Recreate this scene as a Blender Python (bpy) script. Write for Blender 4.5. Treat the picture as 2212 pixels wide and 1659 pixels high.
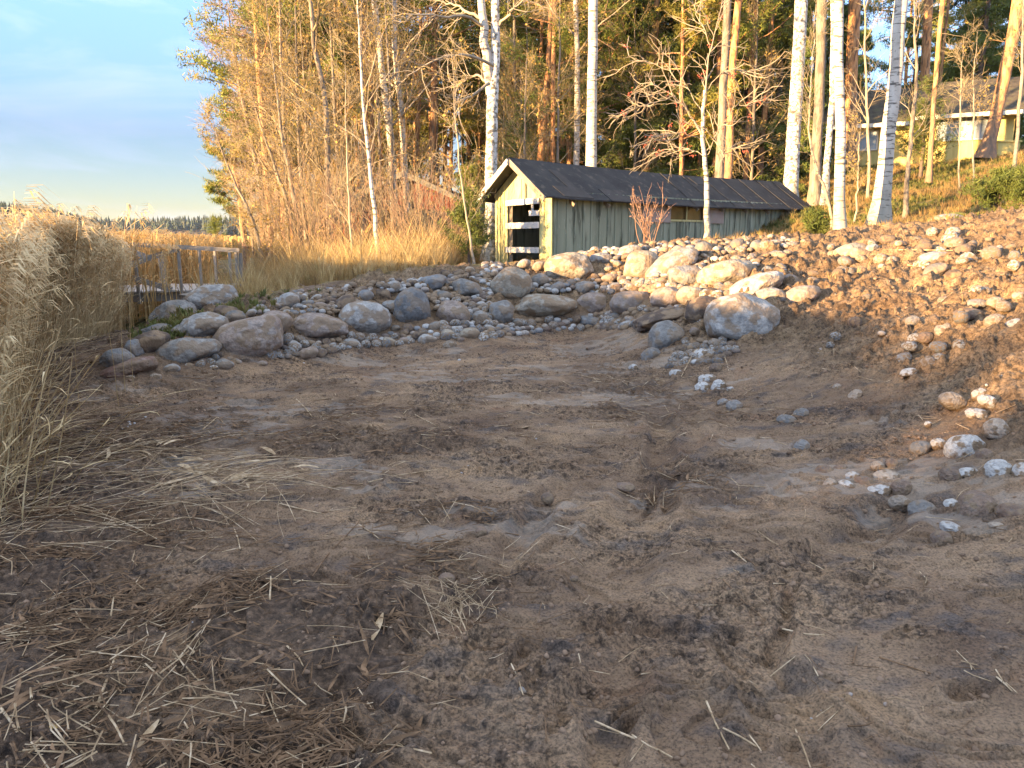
import bpy, math, random
import numpy as np
for _o in list(bpy.data.objects): bpy.data.objects.remove(_o)
R_ = math.radians
SC = bpy.context.scene
COL = SC.collection
rng = np.random.default_rng(7)
random.seed(7)

# ---------------------------------------------------------------- camera
CAMZ = 1.6; F0 = 1663.0; CU, CV, HV = 1106.0, 829.5, 515.0
TH = math.atan((CV-HV)/F0)
cam = bpy.data.cameras.new('camera'); cam.sensor_fit = 'HORIZONTAL'; cam.sensor_width = 36.0
cam.lens = 36.0*F0/2212.0; cam.clip_start = 0.05; cam.clip_end = 3000
cobj = bpy.data.objects.new('camera', cam); COL.objects.link(cobj)
cobj.location = (0, 0, CAMZ); cobj.rotation_euler = (R_(90)-TH, 0, 0)
SC.camera = cobj
# ---------------------------------------------------------------- sky, sun, exposure
SUN_EL = 6.6
SH = np.array([-.85, -.53]); SH = SH/np.linalg.norm(SH)          # horizontal direction towards the sun
world = bpy.data.worlds.new('World'); SC.world = world; world.use_nodes = True
wt = world.node_tree; wt.nodes.clear()
wn = lambda t: wt.nodes.new(t)
sky = wn('ShaderNodeTexSky'); sky.sky_type = 'NISHITA'; sky.sun_disc = False
sky.sun_elevation = R_(SUN_EL); sky.sun_rotation = math.atan2(SH[0], SH[1])
sky.air_density = 1.0; sky.dust_density = 0.0; sky.ozone_density = 1.6
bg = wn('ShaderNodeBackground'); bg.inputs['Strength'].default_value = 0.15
wo = wn('ShaderNodeOutputWorld'); tcw = wn('ShaderNodeTexCoord'); mpw = wn('ShaderNodeMapping')
mpw.inputs['Rotation'].default_value = (R_(8), R_(14), R_(20)); mpw.inputs['Scale'].default_value = (1.2, 2.0, 9.0)
nzw = wn('ShaderNodeTexNoise'); nzw.inputs['Scale'].default_value = 1.6; nzw.inputs['Detail'].default_value = 6; nzw.inputs['Roughness'].default_value = .62
nzw.inputs['Distortion'].default_value = .8
crw = wn('ShaderNodeValToRGB'); crw.color_ramp.elements[0].position = .46; crw.color_ramp.elements[1].position = .68
crw.color_ramp.elements[0].color = (0, 0, 0, 1); crw.color_ramp.elements[1].color = (.6, .6, .6, 1)
mxw = wn('ShaderNodeMix'); mxw.data_type = 'RGBA'
hsv = wn('ShaderNodeHueSaturation'); hsv.inputs['Saturation'].default_value = .35; hsv.inputs['Value'].default_value = 1.22
wt.links.new(tcw.outputs['Generated'], mpw.inputs[0]); wt.links.new(mpw.outputs[0], nzw.inputs['Vector'])
wt.links.new(nzw.outputs['Fac'], crw.inputs[0]); wt.links.new(sky.outputs[0], hsv.inputs['Color'])
veil = wn('ShaderNodeHueSaturation'); veil.inputs['Saturation'].default_value = 1.05; wt.links.new(sky.outputs[0], veil.inputs['Color'])
wt.links.new(crw.outputs[0], mxw.inputs['Factor']); wt.links.new(veil.outputs[0], mxw.inputs[6]); wt.links.new(hsv.outputs[0], mxw.inputs[7])
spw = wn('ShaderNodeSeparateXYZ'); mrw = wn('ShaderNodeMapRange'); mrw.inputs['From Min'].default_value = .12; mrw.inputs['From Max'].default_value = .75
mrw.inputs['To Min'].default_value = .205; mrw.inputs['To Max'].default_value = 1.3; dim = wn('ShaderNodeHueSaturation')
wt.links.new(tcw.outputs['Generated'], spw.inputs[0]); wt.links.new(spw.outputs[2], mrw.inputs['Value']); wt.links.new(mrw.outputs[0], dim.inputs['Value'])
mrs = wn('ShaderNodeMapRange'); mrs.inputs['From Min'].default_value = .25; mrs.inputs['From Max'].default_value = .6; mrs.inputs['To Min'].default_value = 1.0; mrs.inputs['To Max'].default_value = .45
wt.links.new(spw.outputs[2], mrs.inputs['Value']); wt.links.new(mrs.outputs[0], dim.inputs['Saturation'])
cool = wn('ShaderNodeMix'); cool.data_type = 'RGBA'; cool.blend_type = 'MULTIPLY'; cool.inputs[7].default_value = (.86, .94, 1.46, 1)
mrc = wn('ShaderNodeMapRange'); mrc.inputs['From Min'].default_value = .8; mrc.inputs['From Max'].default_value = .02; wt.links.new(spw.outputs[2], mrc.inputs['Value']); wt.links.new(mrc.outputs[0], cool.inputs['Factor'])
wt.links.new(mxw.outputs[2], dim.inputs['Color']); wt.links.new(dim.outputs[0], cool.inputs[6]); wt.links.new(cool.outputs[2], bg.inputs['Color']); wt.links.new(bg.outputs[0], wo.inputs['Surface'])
sl = bpy.data.lights.new('sun', 'SUN'); sl.energy = 3.9; sl.angle = R_(.55); sl.color = (1.0, .65, .30)
so = bpy.data.objects.new('sun', sl); COL.objects.link(so)
from mathutils import Vector
_sd = Vector((SH[0]*math.cos(R_(SUN_EL)), SH[1]*math.cos(R_(SUN_EL)), math.sin(R_(SUN_EL))))
so.rotation_euler = _sd.to_track_quat('Z', 'Y').to_euler(); so.location = (-20, -12, 20)
SC.view_settings.view_transform = 'Standard'; SC.view_settings.look = 'None'
SC.view_settings.exposure = 3.0; SC.view_settings.gamma = 1.0
SC.render.engine = 'CYCLES'
SC.cycles.max_bounces = 6; SC.cycles.diffuse_bounces = 3; SC.cycles.glossy_bounces = 2
SC.cycles.transparent_max_bounces = 8; SC.cycles.transmission_bounces = 3
SC.cycles.use_denoising = True; SC.cycles.sample_clamp_indirect = 6

# ---------------------------------------------------------------- picture geometry (2212 x 1659 readings)
def ray(u, v):
    a = (np.asarray(u, float)-CU)/F0; b = (CV-np.asarray(v, float))/F0
    return a, math.cos(TH)+b*math.sin(TH), -math.sin(TH)+b*math.cos(TH)
def P(u, v, Y):
    dx, dy, dz = ray(u, v); k = Y/dy
    return np.stack([dx*k, Y+0*k, CAMZ+dz*k], -1)
def G0(u, v, z=0.0):
    dx, dy, dz = ray(u, v); k = (z-CAMZ)/dz
    return np.array([dx*k, dy*k, z])
# ---------------------------------------------------------------- noise
def _h(ix, iy, iz, s):
    n = (ix.astype(np.int64)*374761393 + iy.astype(np.int64)*668265263 + iz.astype(np.int64)*1440662683 + s*974634777) & 0xffffffff
    n = ((n ^ (n >> 13))*1274126177) & 0xffffffff
    n = ((n ^ (n >> 16))*2246822519) & 0xffffffff
    return ((n ^ (n >> 15)) & 0xffffff)/float(0xffffff)
def n2(x, y, s=0):
    x = np.asarray(x, float); y = np.asarray(y, float)
    ix = np.floor(x); iy = np.floor(y); fx = x-ix; fy = y-iy
    fx = fx*fx*fx*(fx*(fx*6-15)+10); fy = fy*fy*fy*(fy*(fy*6-15)+10); z = np.zeros_like(ix)
    a = _h(ix, iy, z, s); b = _h(ix+1, iy, z, s); c = _h(ix, iy+1, z, s); d = _h(ix+1, iy+1, z, s)
    return (a+(b-a)*fx)+((c+(d-c)*fx)-(a+(b-a)*fx))*fy
def fbm(x, y, s=0, o=4, g=.5):
    t = 0; w = 1; tot = 0; c, sn = math.cos(.6), math.sin(.6)
    for k in range(o):
        t = t+w*n2(x, y, s+k*17); tot += w; w *= g
        x, y = (x*c-y*sn)*2.03+3.1, (x*sn+y*c)*2.03-1.7
    return t/tot
def n3(p, s=0):
    i = np.floor(p); f = p-i; f = f*f*(3-2*f); r = 0
    for a in (0, 1):
        for b in (0, 1):
            for c in (0, 1):
                w = (f[..., 0] if a else 1-f[..., 0])*(f[..., 1] if b else 1-f[..., 1])*(f[..., 2] if c else 1-f[..., 2])
                r = r+w*_h(i[..., 0]+a, i[..., 1]+b, i[..., 2]+c, s)
    return r
def fbm3(p, s=0, o=4):
    t = 0; w = 1; tot = 0
    for k in range(o):
        t = t+w*n3(p, s+k*13); tot += w; w *= .5; p = p*2.07+1.3
    return t/tot
def sst(a, b, x):
    t = np.clip((x-a)/(b-a), 0, 1); return t*t*(3-2*t)

# ---------------------------------------------------------------- mesh helpers
def mesh(name, V, F, mat=None, smooth=True, mi=None):
    V = np.ascontiguousarray(V, np.float32).reshape(-1, 3)
    if isinstance(F, np.ndarray): F = [F]
    F = [np.asarray(f, np.int32) for f in F if len(f)]
    me = bpy.data.meshes.new(name)
    me.vertices.add(len(V)); me.vertices.foreach_set('co', V.ravel())
    nl = sum(f.size for f in F); npoly = sum(len(f) for f in F)
    me.loops.add(nl); me.polygons.add(npoly)
    me.loops.foreach_set('vertex_index', np.concatenate([f.ravel() for f in F]))
    tot = np.concatenate([np.full(len(f), f.shape[1], np.int32) for f in F])
    me.polygons.foreach_set('loop_start', np.concatenate([[0], np.cumsum(tot)[:-1]]).astype(np.int32))
    me.polygons.foreach_set('use_smooth', np.full(npoly, bool(smooth)))
    for m in (mat if isinstance(mat, (list, tuple)) else [mat]):
        if m: me.materials.append(m)
    if mi is not None: me.polygons.foreach_set('material_index', np.asarray(mi, np.int32))
    me.update(calc_edges=True); me.validate()
    return me
class MB:
    def __init__(s): s.V = []; s.T = []; s.Q = []; s.n = 0
    def add(s, V, F):
        V = np.asarray(V, float).reshape(-1, 3); F = np.asarray(F, np.int64)
        if len(F): (s.T if F.shape[1] == 3 else s.Q).append(F+s.n)
        s.V.append(V); s.n += len(V); return s
    def box(s, c, ax, ay, az):      # centre and three half-axis vectors
        c, ax, ay, az = [np.asarray(q, float) for q in (c, ax, ay, az)]
        V = [c+i*ax+j*ay+k*az for i in (-1, 1) for j in (-1, 1) for k in (-1, 1)]
        return s.add(V, [[0, 1, 3, 2], [4, 6, 7, 5], [0, 4, 5, 1], [2, 3, 7, 6], [0, 2, 6, 4], [1, 5, 7, 3]])
    def bar(s, a, b, w, h, up=(0, 0, 1)):
        a = np.asarray(a, float); b = np.asarray(b, float); d = b-a; L = np.linalg.norm(d); d = d/L
        sd = np.cross(d, up); sd = sd/np.linalg.norm(sd); u = np.cross(sd, d)
        return s.box((a+b)/2, d*L/2, sd*w/2, u*h/2)
    def arrays(s):
        V = np.concatenate(s.V) if s.V else np.zeros((0, 3))
        F = []
        if s.T: F.append(np.concatenate(s.T))
        if s.Q: F.append(np.concatenate(s.Q))
        return V, F
def tag(o, label=None, cat=None, group=None, kind=None):
    if label: o['label'] = label
    if cat: o['category'] = cat
    if group: o['group'] = group
    if kind: o['kind'] = kind
    return o
def empty(name, loc, label, cat, group=None):
    o = bpy.data.objects.new(name, None); COL.objects.link(o); o.location = loc; o.empty_display_size = .2
    return tag(o, label, cat, group)
def part(name, mb, mat, root, smooth=False, label=None, mi=None):
    V, F = mb.arrays() if isinstance(mb, MB) else mb
    o_ = np.array(WLOC.get(root.name, tuple(root.location))) if root is not None else np.zeros(3)
    me = mesh(name, V-o_, F, mat, smooth, mi)
    o = bpy.data.objects.new(name, me); COL.objects.link(o)
    if root is not None:
        o.parent = root; WLOC[o.name] = tuple(o_)
    if label: o['label'] = label
    return o
WLOC = {}
def solo(name, mb, mat, loc, label, cat, group=None, kind=None, smooth=False):
    V, F = mb.arrays() if isinstance(mb, MB) else mb
    o = bpy.data.objects.new(name, mesh(name, V-np.array(loc), F, mat, smooth)); COL.objects.link(o); o.location = loc
    return tag(o, label, cat, group, kind)
def tubes(Pl, Rr, sides=5):          # Pl (N,n,3), Rr (N,n)
    Pl = np.asarray(Pl, float); Rr = np.asarray(Rr, float); N, n, _ = Pl.shape
    T = np.empty_like(Pl); T[:, 1:-1] = Pl[:, 2:]-Pl[:, :-2]; T[:, 0] = Pl[:, 1]-Pl[:, 0]; T[:, -1] = Pl[:, -1]-Pl[:, -2]
    T /= np.linalg.norm(T, axis=2, keepdims=True)+1e-9
    m = np.abs(T.mean(1)); ref = np.where((m[:, 2] > .8)[:, None], np.array([1., 0, 0]), np.array([0, 0, 1.]))[:, None, :]
    A = np.cross(T, np.broadcast_to(ref, T.shape)); A /= np.linalg.norm(A, axis=2, keepdims=True)+1e-9; B = np.cross(T, A)
    th = np.arange(sides)*2*math.pi/sides
    V = Pl[:, :, None, :]+Rr[:, :, None, None]*(A[:, :, None, :]*np.cos(th)[None, None, :, None]+B[:, :, None, :]*np.sin(th)[None, None, :, None])
    idx = np.arange(N*n*sides).reshape(N, n, sides); r = np.roll(idx, -1, 2)
    F = np.stack([idx[:, :-1], r[:, :-1], r[:, 1:], idx[:, 1:]], -1).reshape(-1, 4)
    return V.reshape(-1, 3), F
def rotz(a): c, s = np.cos(a), np.sin(a); return c, s
def scatter(protos, pos, rz, sc, lean=None, pick=None):
    """numeric instancing of prototype arrays (V, [F...]) into one mesh"""
    mb = MB(); n = len(pos)
    if pick is None: pick = rng.integers(0, len(protos), n)
    sc = np.broadcast_to(np.asarray(sc, float), (n,)) if np.ndim(sc) < 2 else sc
    for k, (V, Fs) in enumerate(protos):
        m = np.where(pick == k)[0]
        if not len(m): continue
        S = sc[m][:, None, None] if sc.ndim == 1 else sc[m][:, None, :]
        W = V[None]*S; c, s = np.cos(rz[m])[:, None], np.sin(rz[m])[:, None]
        X = W[..., 0]*c-W[..., 1]*s; Y = W[..., 0]*s+W[..., 1]*c; Z = W[..., 2]
        if lean is not None:
            X = X+Z*lean[m, 0][:, None]; Y = Y+Z*lean[m, 1][:, None]; Z = Z*(1-.5*(lean[m]**2).sum(1))[:, None]
        A = np.stack([X, Y, Z], -1)+pos[m][:, None, :]
        off = (np.arange(len(m))*len(V))[:, None, None]
        base = mb.n; mb.V.append(A.reshape(-1, 3)); mb.n += A.shape[0]*A.shape[1]
        for F in Fs:
            G = (F[None]+off).reshape(-1, F.shape[1])+base
            (mb.T if F.shape[1] == 3 else mb.Q).append(G)
    return mb.arrays()

# ---------------------------------------------------------------- materials
def M(name, cols, scale=4., rough=.85, bump=.3, bscale=None, stretch=(1, 1, 1), detail=5., rnd=0., trans=0., dist=.02, metal=0., coord='Object', pos=None, spec=.3, distort=0.):
    m = bpy.data.materials.new(name); m.use_nodes = True; t = m.node_tree; N = t.nodes; Lk = t.links
    b = N['Principled BSDF']; b.inputs['Roughness'].default_value = rough; b.inputs['Metallic'].default_value = metal
    b.inputs['Specular IOR Level'].default_value = spec
    tc = N.new('ShaderNodeTexCoord'); mp = N.new('ShaderNodeMapping'); mp.inputs['Scale'].default_value = stretch
    Lk.new(tc.outputs[coord], mp.inputs[0])
    nz = N.new('ShaderNodeTexNoise'); nz.inputs['Scale'].default_value = scale; nz.inputs['Detail'].default_value = detail
    nz.inputs['Roughness'].default_value = .6; nz.inputs['Distortion'].default_value = distort
    Lk.new(mp.outputs[0], nz.inputs['Vector'])
    cr = N.new('ShaderNodeValToRGB'); el = cr.color_ramp.elements; n = len(cols)
    pos = pos or [.3+.4*i/max(1, n-1) for i in range(n)]
    el[0].position = pos[0]; el[0].color = (*cols[0], 1); el[1].position = pos[-1]; el[1].color = (*cols[-1], 1)
    for i in range(1, n-1):
        e = el.new(pos[i]); e.color = (*cols[i], 1)
    Lk.new(nz.outputs['Fac'], cr.inputs[0]); out = cr.outputs[0]
    if rnd:
        oi = N.new('ShaderNodeObjectInfo'); mr = N.new('ShaderNodeMapRange'); mr.inputs['To Min'].default_value = 1-rnd; mr.inputs['To Max'].default_value = 1+rnd
        Lk.new(oi.outputs['Random'], mr.inputs['Value']); hs = N.new('ShaderNodeHueSaturation')
        Lk.new(out, hs.inputs['Color']); Lk.new(mr.outputs[0], hs.inputs['Value']); out = hs.outputs[0]
    Lk.new(out, b.inputs['Base Color'])
    if bump:
        nb = N.new('ShaderNodeTexNoise'); nb.inputs['Scale'].default_value = bscale or scale*4; nb.inputs['Detail'].default_value = 4
        Lk.new(mp.outputs[0], nb.inputs['Vector']); bp = N.new('ShaderNodeBump'); bp.inputs['Strength'].default_value = bump; bp.inputs['Distance'].default_value = dist
        Lk.new(nb.outputs['Fac'], bp.inputs['Height']); Lk.new(bp.outputs[0], b.inputs['Normal'])
    if trans:
        tb = N.new('ShaderNodeBsdfTranslucent'); mx = N.new('ShaderNodeMixShader'); mx.inputs[0].default_value = trans
        Lk.new(out, tb.inputs[0]); Lk.new(b.outputs[0], mx.inputs[1]); Lk.new(tb.outputs[0], mx.inputs[2]); Lk.new(mx.outputs[0], N['Material Output'].inputs[0])
    return m
def nodes_of(m): return m.node_tree.nodes, m.node_tree.links
def mul_layer(m, stretch, scale, lo, hi, fac_lo, coord='Object', detail=3., tint=(0, 0, 0)):
    """lay a darker / tinted patchy layer over a material's base colour"""
    N, L = nodes_of(m); b = N['Principled BSDF']; src = b.inputs['Base Color'].links[0].from_socket
    tc = N.new('ShaderNodeTexCoord'); mp = N.new('ShaderNodeMapping'); mp.inputs['Scale'].default_value = stretch
    nz = N.new('ShaderNodeTexNoise'); nz.inputs['Scale'].default_value = scale; nz.inputs['Detail'].default_value = detail
    mr = N.new('ShaderNodeMapRange'); mr.inputs['From Min'].default_value = lo; mr.inputs['From Max'].default_value = hi
    mr.inputs['To Min'].default_value = 0; mr.inputs['To Max'].default_value = fac_lo
    mx = N.new('ShaderNodeMix'); mx.data_type = 'RGBA'; mx.inputs[7].default_value = (*tint, 1)
    L.new(tc.outputs[coord], mp.inputs[0]); L.new(mp.outputs[0], nz.inputs['Vector']); L.new(nz.outputs['Fac'], mr.inputs['Value'])
    L.new(mr.outputs[0], mx.inputs['Factor']); L.new(src, mx.inputs[6]); L.new(mx.outputs[2], b.inputs['Base Color'])
    return m
def z_layer(m, z0, z1, tint, fac=1., coord='Object'):
    """a real change of colour with height above the object's base (pine bark)"""
    N, L = nodes_of(m); b = N['Principled BSDF']; src = b.inputs['Base Color'].links[0].from_socket
    tc = N.new('ShaderNodeTexCoord'); sp = N.new('ShaderNodeSeparateXYZ'); mr = N.new('ShaderNodeMapRange')
    mr.inputs['From Min'].default_value = z0; mr.inputs['From Max'].default_value = z1; mr.inputs['To Max'].default_value = fac
    mx = N.new('ShaderNodeMix'); mx.data_type = 'RGBA'; mx.inputs[7].default_value = (*tint, 1)
    L.new(tc.outputs[coord], sp.inputs[0]); L.new(sp.outputs[2], mr.inputs['Value']); L.new(mr.outputs[0], mx.inputs['Factor'])
    L.new(src, mx.inputs[6]); L.new(mx.outputs[2], b.inputs['Base Color'])
    return m

# ---------------------------------------------------------------- terrain
CP = []
def cp(x, y, z): CP.append((x, y, z))
def cpp(u, v, Y): CP.append(tuple(P(u, v, Y)))
for x, y, z in [(-12, -4, .1), (-6, -3, .1), (0, -3, .15), (5, -3, .6), (12, -3, 1.8), (-9, 1.5, 0), (-4, 1.5, 0), (0, 1.6, 0), (2.2, 1.6, .03), (4.5, 1.6, .45), (9, 2, 1.7),
                (-10, 5, -.08), (-5, 5, -.02), (-2.5, 4, 0), (0, 4, 0), (1.6, 4, 0), (-3, 7, 0), (0, 7, 0), (2, 6.2, 0), (-5.6, 8.5, -.03), (-2, 9, 0), (1, 9.3, .0), (-9, 9, -.12),
                (0, 11, 0), (1.5, 11, .02), (-8, 12, -.2), (-7, 14.5, -.2), (-12, 14, -.3), (-12, 20, -.35), (-9, 19, -.25), (-20, 10, -.4), (-20, 30, -.5), (-16, 30, -.4), (-30, 50, -.6),
                (4.6, 4.2, .62), (5.4, 7, 1.15), (7, 9, 1.75), (10, 10, 2.3), (10, 5, 2), (14, 14, 3.2), (20, 5, 4), (20, 20, 5)]:
    cp(x, y, z)
for u, v in [(210, 828), (350, 812), (480, 798), (620, 777), (800, 754), (960, 750), (1150, 722), (1290, 718)]:
    q = G0(u, v); cp(*q)
    q2 = q+np.array([0.03, .45, .17]); cp(*q2)
for u, v in [(1400, 806), (1500, 850), (1600, 890), (1720, 985), (1850, 1090), (2000, 1150)]: cp(*G0(u, v))
for u, v, Y in [(330, 750, 9.8), (450, 690, 10.9), (540, 690, 10.7), (700, 672, 11.6), (700, 618, 13.2), (590, 645, 12.4), (800, 600, 14), (950, 578, 14.8), (889, 640, 13.0), (1100, 640, 13.9), (1100, 580, 15.2), (1230, 640, 14.0),
                (1230, 572, 15.4), (1300, 548, 15.6), (1500, 518, 16), (1700, 514, 15.6), (1880, 502, 14.6), (2050, 492, 13), (2212, 480, 11.6),
                (1350, 640, 13.4), (1420, 735, 10.4), (1600, 742, 9.4), (1600, 650, 10.6), (1600, 590, 12.2), (1440, 590, 13.9), (1750, 800, 7.9), (1750, 900, 6.6), (1750, 680, 9.7), (1750, 590, 12),
                (1900, 850, 6.8), (1900, 700, 8.6), (1900, 600, 10.8), (2050, 900, 5.8), (2050, 1000, 4.9), (2050, 750, 7.3), (2050, 640, 9), (2212, 850, 5.5), (2212, 1000, 4.5), (2212, 700, 7), (2212, 600, 8.8), (2212, 530, 10.3),
                (2212, 1150, 3.8), (2212, 1400, 2.7),
                (1900, 495, 19.5), (1815, 506, 17.5), (1740, 462, 25), (2050, 490, 18), (2150, 470, 20), (2000, 400, 27), (1800, 362, 36), (2100, 350, 33), (2212, 335, 32), (1950, 365, 35)]:
    cpp(u, v, Y)
for x, y, z in [(-5, 16, .2), (-3, 18, .7), (0, 18, 1.0), (1, 19.5, 1.02), (3.5, 19, 1.2), (8, 23, 1.4), (5, 27, 1.2), (0, 24, .95), (-4, 23, .75), (-7, 22, .3), (-5, 30, .9), (-10, 34, .3), (-8, 45, .8), (0, 38, 1.3), (7, 38, 1.9),
                (12, 32, 2.9), (0, 60, 1.6), (-14, 60, .6), (15, 45, 4.2), (25, 45, 6), (22, 60, 6), (10, 60, 3), (35, 30, 7), (40, 70, 7), (0, 90, 2), (30, 95, 6), (-22, 90, 0), (-6.5, 16.3, -.12)]:
    cp(x, y, z)
CP = np.array(CP)
_c2 = .35**2
def _phi(ax, ay, bx, by): return np.sqrt((ax[:, None]-bx[None])**2+(ay[:, None]-by[None])**2+_c2)
_n = len(CP); _A = np.zeros((_n+1, _n+1)); _A[:_n, :_n] = _phi(CP[:, 0], CP[:, 1], CP[:, 0], CP[:, 1])+np.eye(_n)*-.015
_A[:_n, _n] = 1; _A[_n, :_n] = 1
_w = np.linalg.solve(_A, np.concatenate([CP[:, 2], [0]]))
def base(x, y):
    sh = np.shape(x); x = np.ravel(np.asarray(x, float)); y = np.ravel(np.asarray(y, float)); o = np.empty(len(x))
    for i in range(0, len(x), 40000):
        xs = np.clip(x[i:i+40000], -45, 45); ys = np.clip(y[i:i+40000], -8, 95)
        o[i:i+40000] = _phi(xs, ys, CP[:, 0], CP[:, 1])@_w[:_n]+_w[_n]
    return o.reshape(sh)
CRX = np.array([-12, -7, -5, -3.9, -2.5, -1.4, .87, 1.9, 3.8, 5.6, 6.8, 7.5, 8.2, 12]); CRY = np.array([15.5, 13.8, 13.2, 13.1, 14.3, 15.1, 16, 16.2, 16.9, 16.6, 17.6, 16.8, 16.3, 14.5])
foot = []
_r = random.Random(3)
for i in range(95):
    yy = 2.2+_r.random()**1.4*6.5; xx = (_r.random()*1.25-.42)*yy*.66
    foot.append((xx, yy, _r.uniform(0, 3.14), _r.uniform(.07, .14), _r.uniform(.03, .055), _r.uniform(.012, .036)))
foot += [(.42, 2.95, 1.4, .11, .05, .04), (.1, 2.55, 1.2, .09, .06, .03), (.42, 2.35, .6, .06, .05, .05), (1.6, 2.45, .2, .08, .05, .035), (.95, 3.15, .4, .09, .05, .04)]
def masks(x, y):
    """0..1 masks: clay (smooth wet sheets), dark (reed mat), grassy"""
    gy = np.interp(x, CRX, CRY)
    grassy = sst(-.3, .9, y-gy+(fbm(x*1.1, y*1.1, 71, 3)-.5)*1.6)
    e = np.interp(y, [0, 2, 4.4, 7, 9.4, 11, 13], [-2.2, -1.6, -2.6, -4.3, -5.6, -5.6, -6.2])
    dark = sst(1.3, -.4, x-e+(fbm(x*1.5, y*1.5, 51, 3)-.5)*2.0)
    dark = np.maximum(dark, sst(.52, .66, fbm(x*.8+4, y*1.0, 52, 4))*sst(3.6, 1.0, x)*sst(3.4, 5, y)*sst(10.5, 8.5, y)*.6)
    dark = np.maximum(dark, sst(.48, .6, fbm(x*1.6+9, y*1.6, 57, 3))*sst(.5, -.8, x)*sst(4.3, 3.4, y))
    clay = sst(.53, .62, fbm(x*.85, y*1.7+3, 33, 4))*sst(1.0, .3, np.abs(base(x, y))*3.)
    clay = clay*(1-.7*sst(.45, .62, fbm(x*6, y*8, 35, 3)))
    clay = clay*(.30+.70*sst(2.9, 4.2, y))
    return clay, dark, grassy
PAT = [None]
def detail(x, y, b):
    clay, dark, grassy = masks(x, y)
    near = 1-sst(14, 26, y)
    bank = sst(.10, .45, b)*(1-grassy)
    rough = (1-clay*.72)*(1-grassy*.6)
    z = (fbm(x*.9, y*.9, 1, 2)-.5)*.06
    z = z+(fbm(x*2.2, y*3.2, 5, 2)-.5)*.032
    # smeared plates with broken edges
    s = fbm(x*1.3, y*3.0, 11, 3)+(fbm(x*14, y*20, 13, 3)-.5)*.035; pl = (s*7) % 1; z = z+sst(.0, .85, pl)*(1-sst(.93, 1., pl))*.020*near*(1-bank)
    pat = np.maximum(sst(.46, .56, fbm(x*1.5, y*2.3, 23, 5)), bank*.85); PAT[0] = pat
    z = z+(fbm(x*9, y*12, 21, 3)-.5)*.026*rough*near*(.3+.7*pat)
    cl = fbm(x*22, y*26, 25, 2); z = z+sst(.42, .72, cl)*.021*rough*near*(.05+.95*pat)*(.8+dark*.6+bank*.6)
    cl = fbm(x*60, y*60, 27, 2); z = z+(cl-.5)*.0095*rough*(1-sst(7, 11, y))*(.10+.9*pat)
    lump = fbm(x*3.2, y*3.2, 29, 3); z = z+sst(.45, .85, lump)*(.12*bank+.055*dark)*near
    z = z-.055*bank; lump = fbm(x*9.5, y*9.5, 30, 3); z = z+sst(.52, .85, lump)*(.075*bank*pat+.008)*near*(1-.8*clay)
    # rills running down the right-hand slope
    q = (x*.62-y*.78); z = z+(fbm(q*3.2, (x*.78+y*.62)*.7, 41, 2)-.5)*.10*bank*sst(2, 3.4, x)
    fl = 1-bank
    fx = np.zeros_like(z)
    m0 = (y < 10) & (y > 1.2) & (np.abs(x) < 8)
    for (cx, cy, a, la, lb, dp) in foot:
        dp = dp*.85
        m = m0 & (np.abs(x-cx) < .4) & (np.abs(y-cy) < .4)
        if not m.any(): continue
        dx = x[m]-cx; dy = y[m]-cy; ca, sa = math.cos(a), math.sin(a)
        uu = (dx*ca+dy*sa)/la; vv = (-dx*sa+dy*ca)/lb; rr = np.sqrt(uu*uu+vv*vv)*(1+.35*(fbm(dx*14+cx*9, dy*14+cy*9, 61, 2)-.5))
        fx[m] += -dp*sst(1.15, .75, rr)+dp*.55*np.exp(-((rr-1.35)/.25)**2)
    z = z+fx*fl
    # wheel and bucket ruts (long shallow grooves)
    _q = random.Random(12); RUT = []
    for _i in range(22):
        yy = 2.0+6*_q.random()**1.3; xx = (_q.random()*1.2-.5)*yy*.62; an = _q.choice([.2, .5, 1.2, 1.5, 2.6])+_q.gauss(0, .2); ln_ = _q.uniform(.3, 1.1); RUT.append((xx, yy, xx+math.cos(an)*ln_, yy+math.sin(an)*ln_, _q.uniform(.03, .09), _q.uniform(.012, .035)))
    for (x0, y0, x1, y1, w, dp) in [(1.05, 5.2, 1.35, 6.9, .12, .05), (1.5, 5.2, 1.75, 6.9, .05, -.03), (.35, 3.1, .95, 4.9, .2, .05), (-.1, 3.4, .35, 4.9, .1, .035), (1.3, 3.4, 2.3, 4.4, .15, .05), (-.9, 2.2, -.25, 3.1, .16, .045), (-3, 7.4, 0.3, 8.2, .2, .03), (-2, 5.5, 1, 6.0, .16, .025), (.2, 1.9, .35, 2.5, .09, .04), (.9, 2.0, .95, 2.7, .13, .04)]+RUT:
        dp = dp*1.15; d = np.array([x1-x0, y1-y0]); L = np.hypot(*d); d = d/L
        t = (x-x0)*d[0]+(y-y0)*d[1]; s = -(x-x0)*d[1]+(y-y0)*d[0]+(fbm(x*4, y*4, 63, 2)-.5)*.12
        k = sst(0, .3, t)*sst(L+.3, L, t); z = z-k*dp*np.exp(-(s/w)**4)+k*abs(dp)*.5*np.exp(-((np.abs(s)-w*1.25)/(w*.3+.01))**2)
    return z, clay, dark, grassy
def H(x, y):
    x = np.asarray(x, float); y = np.asarray(y, float); sh = x.shape; x = np.atleast_1d(x); y = np.atleast_1d(y)
    b = base(x, y); r = (b+detail(x, y, b)[0]); return r.reshape(sh) if sh else float(r[0])
def Hs(x, y):      # smooth
    return base(np.atleast_1d(x), np.atleast_1d(y))
_YS = np.geomspace(1.6, 90, 700)
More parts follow.
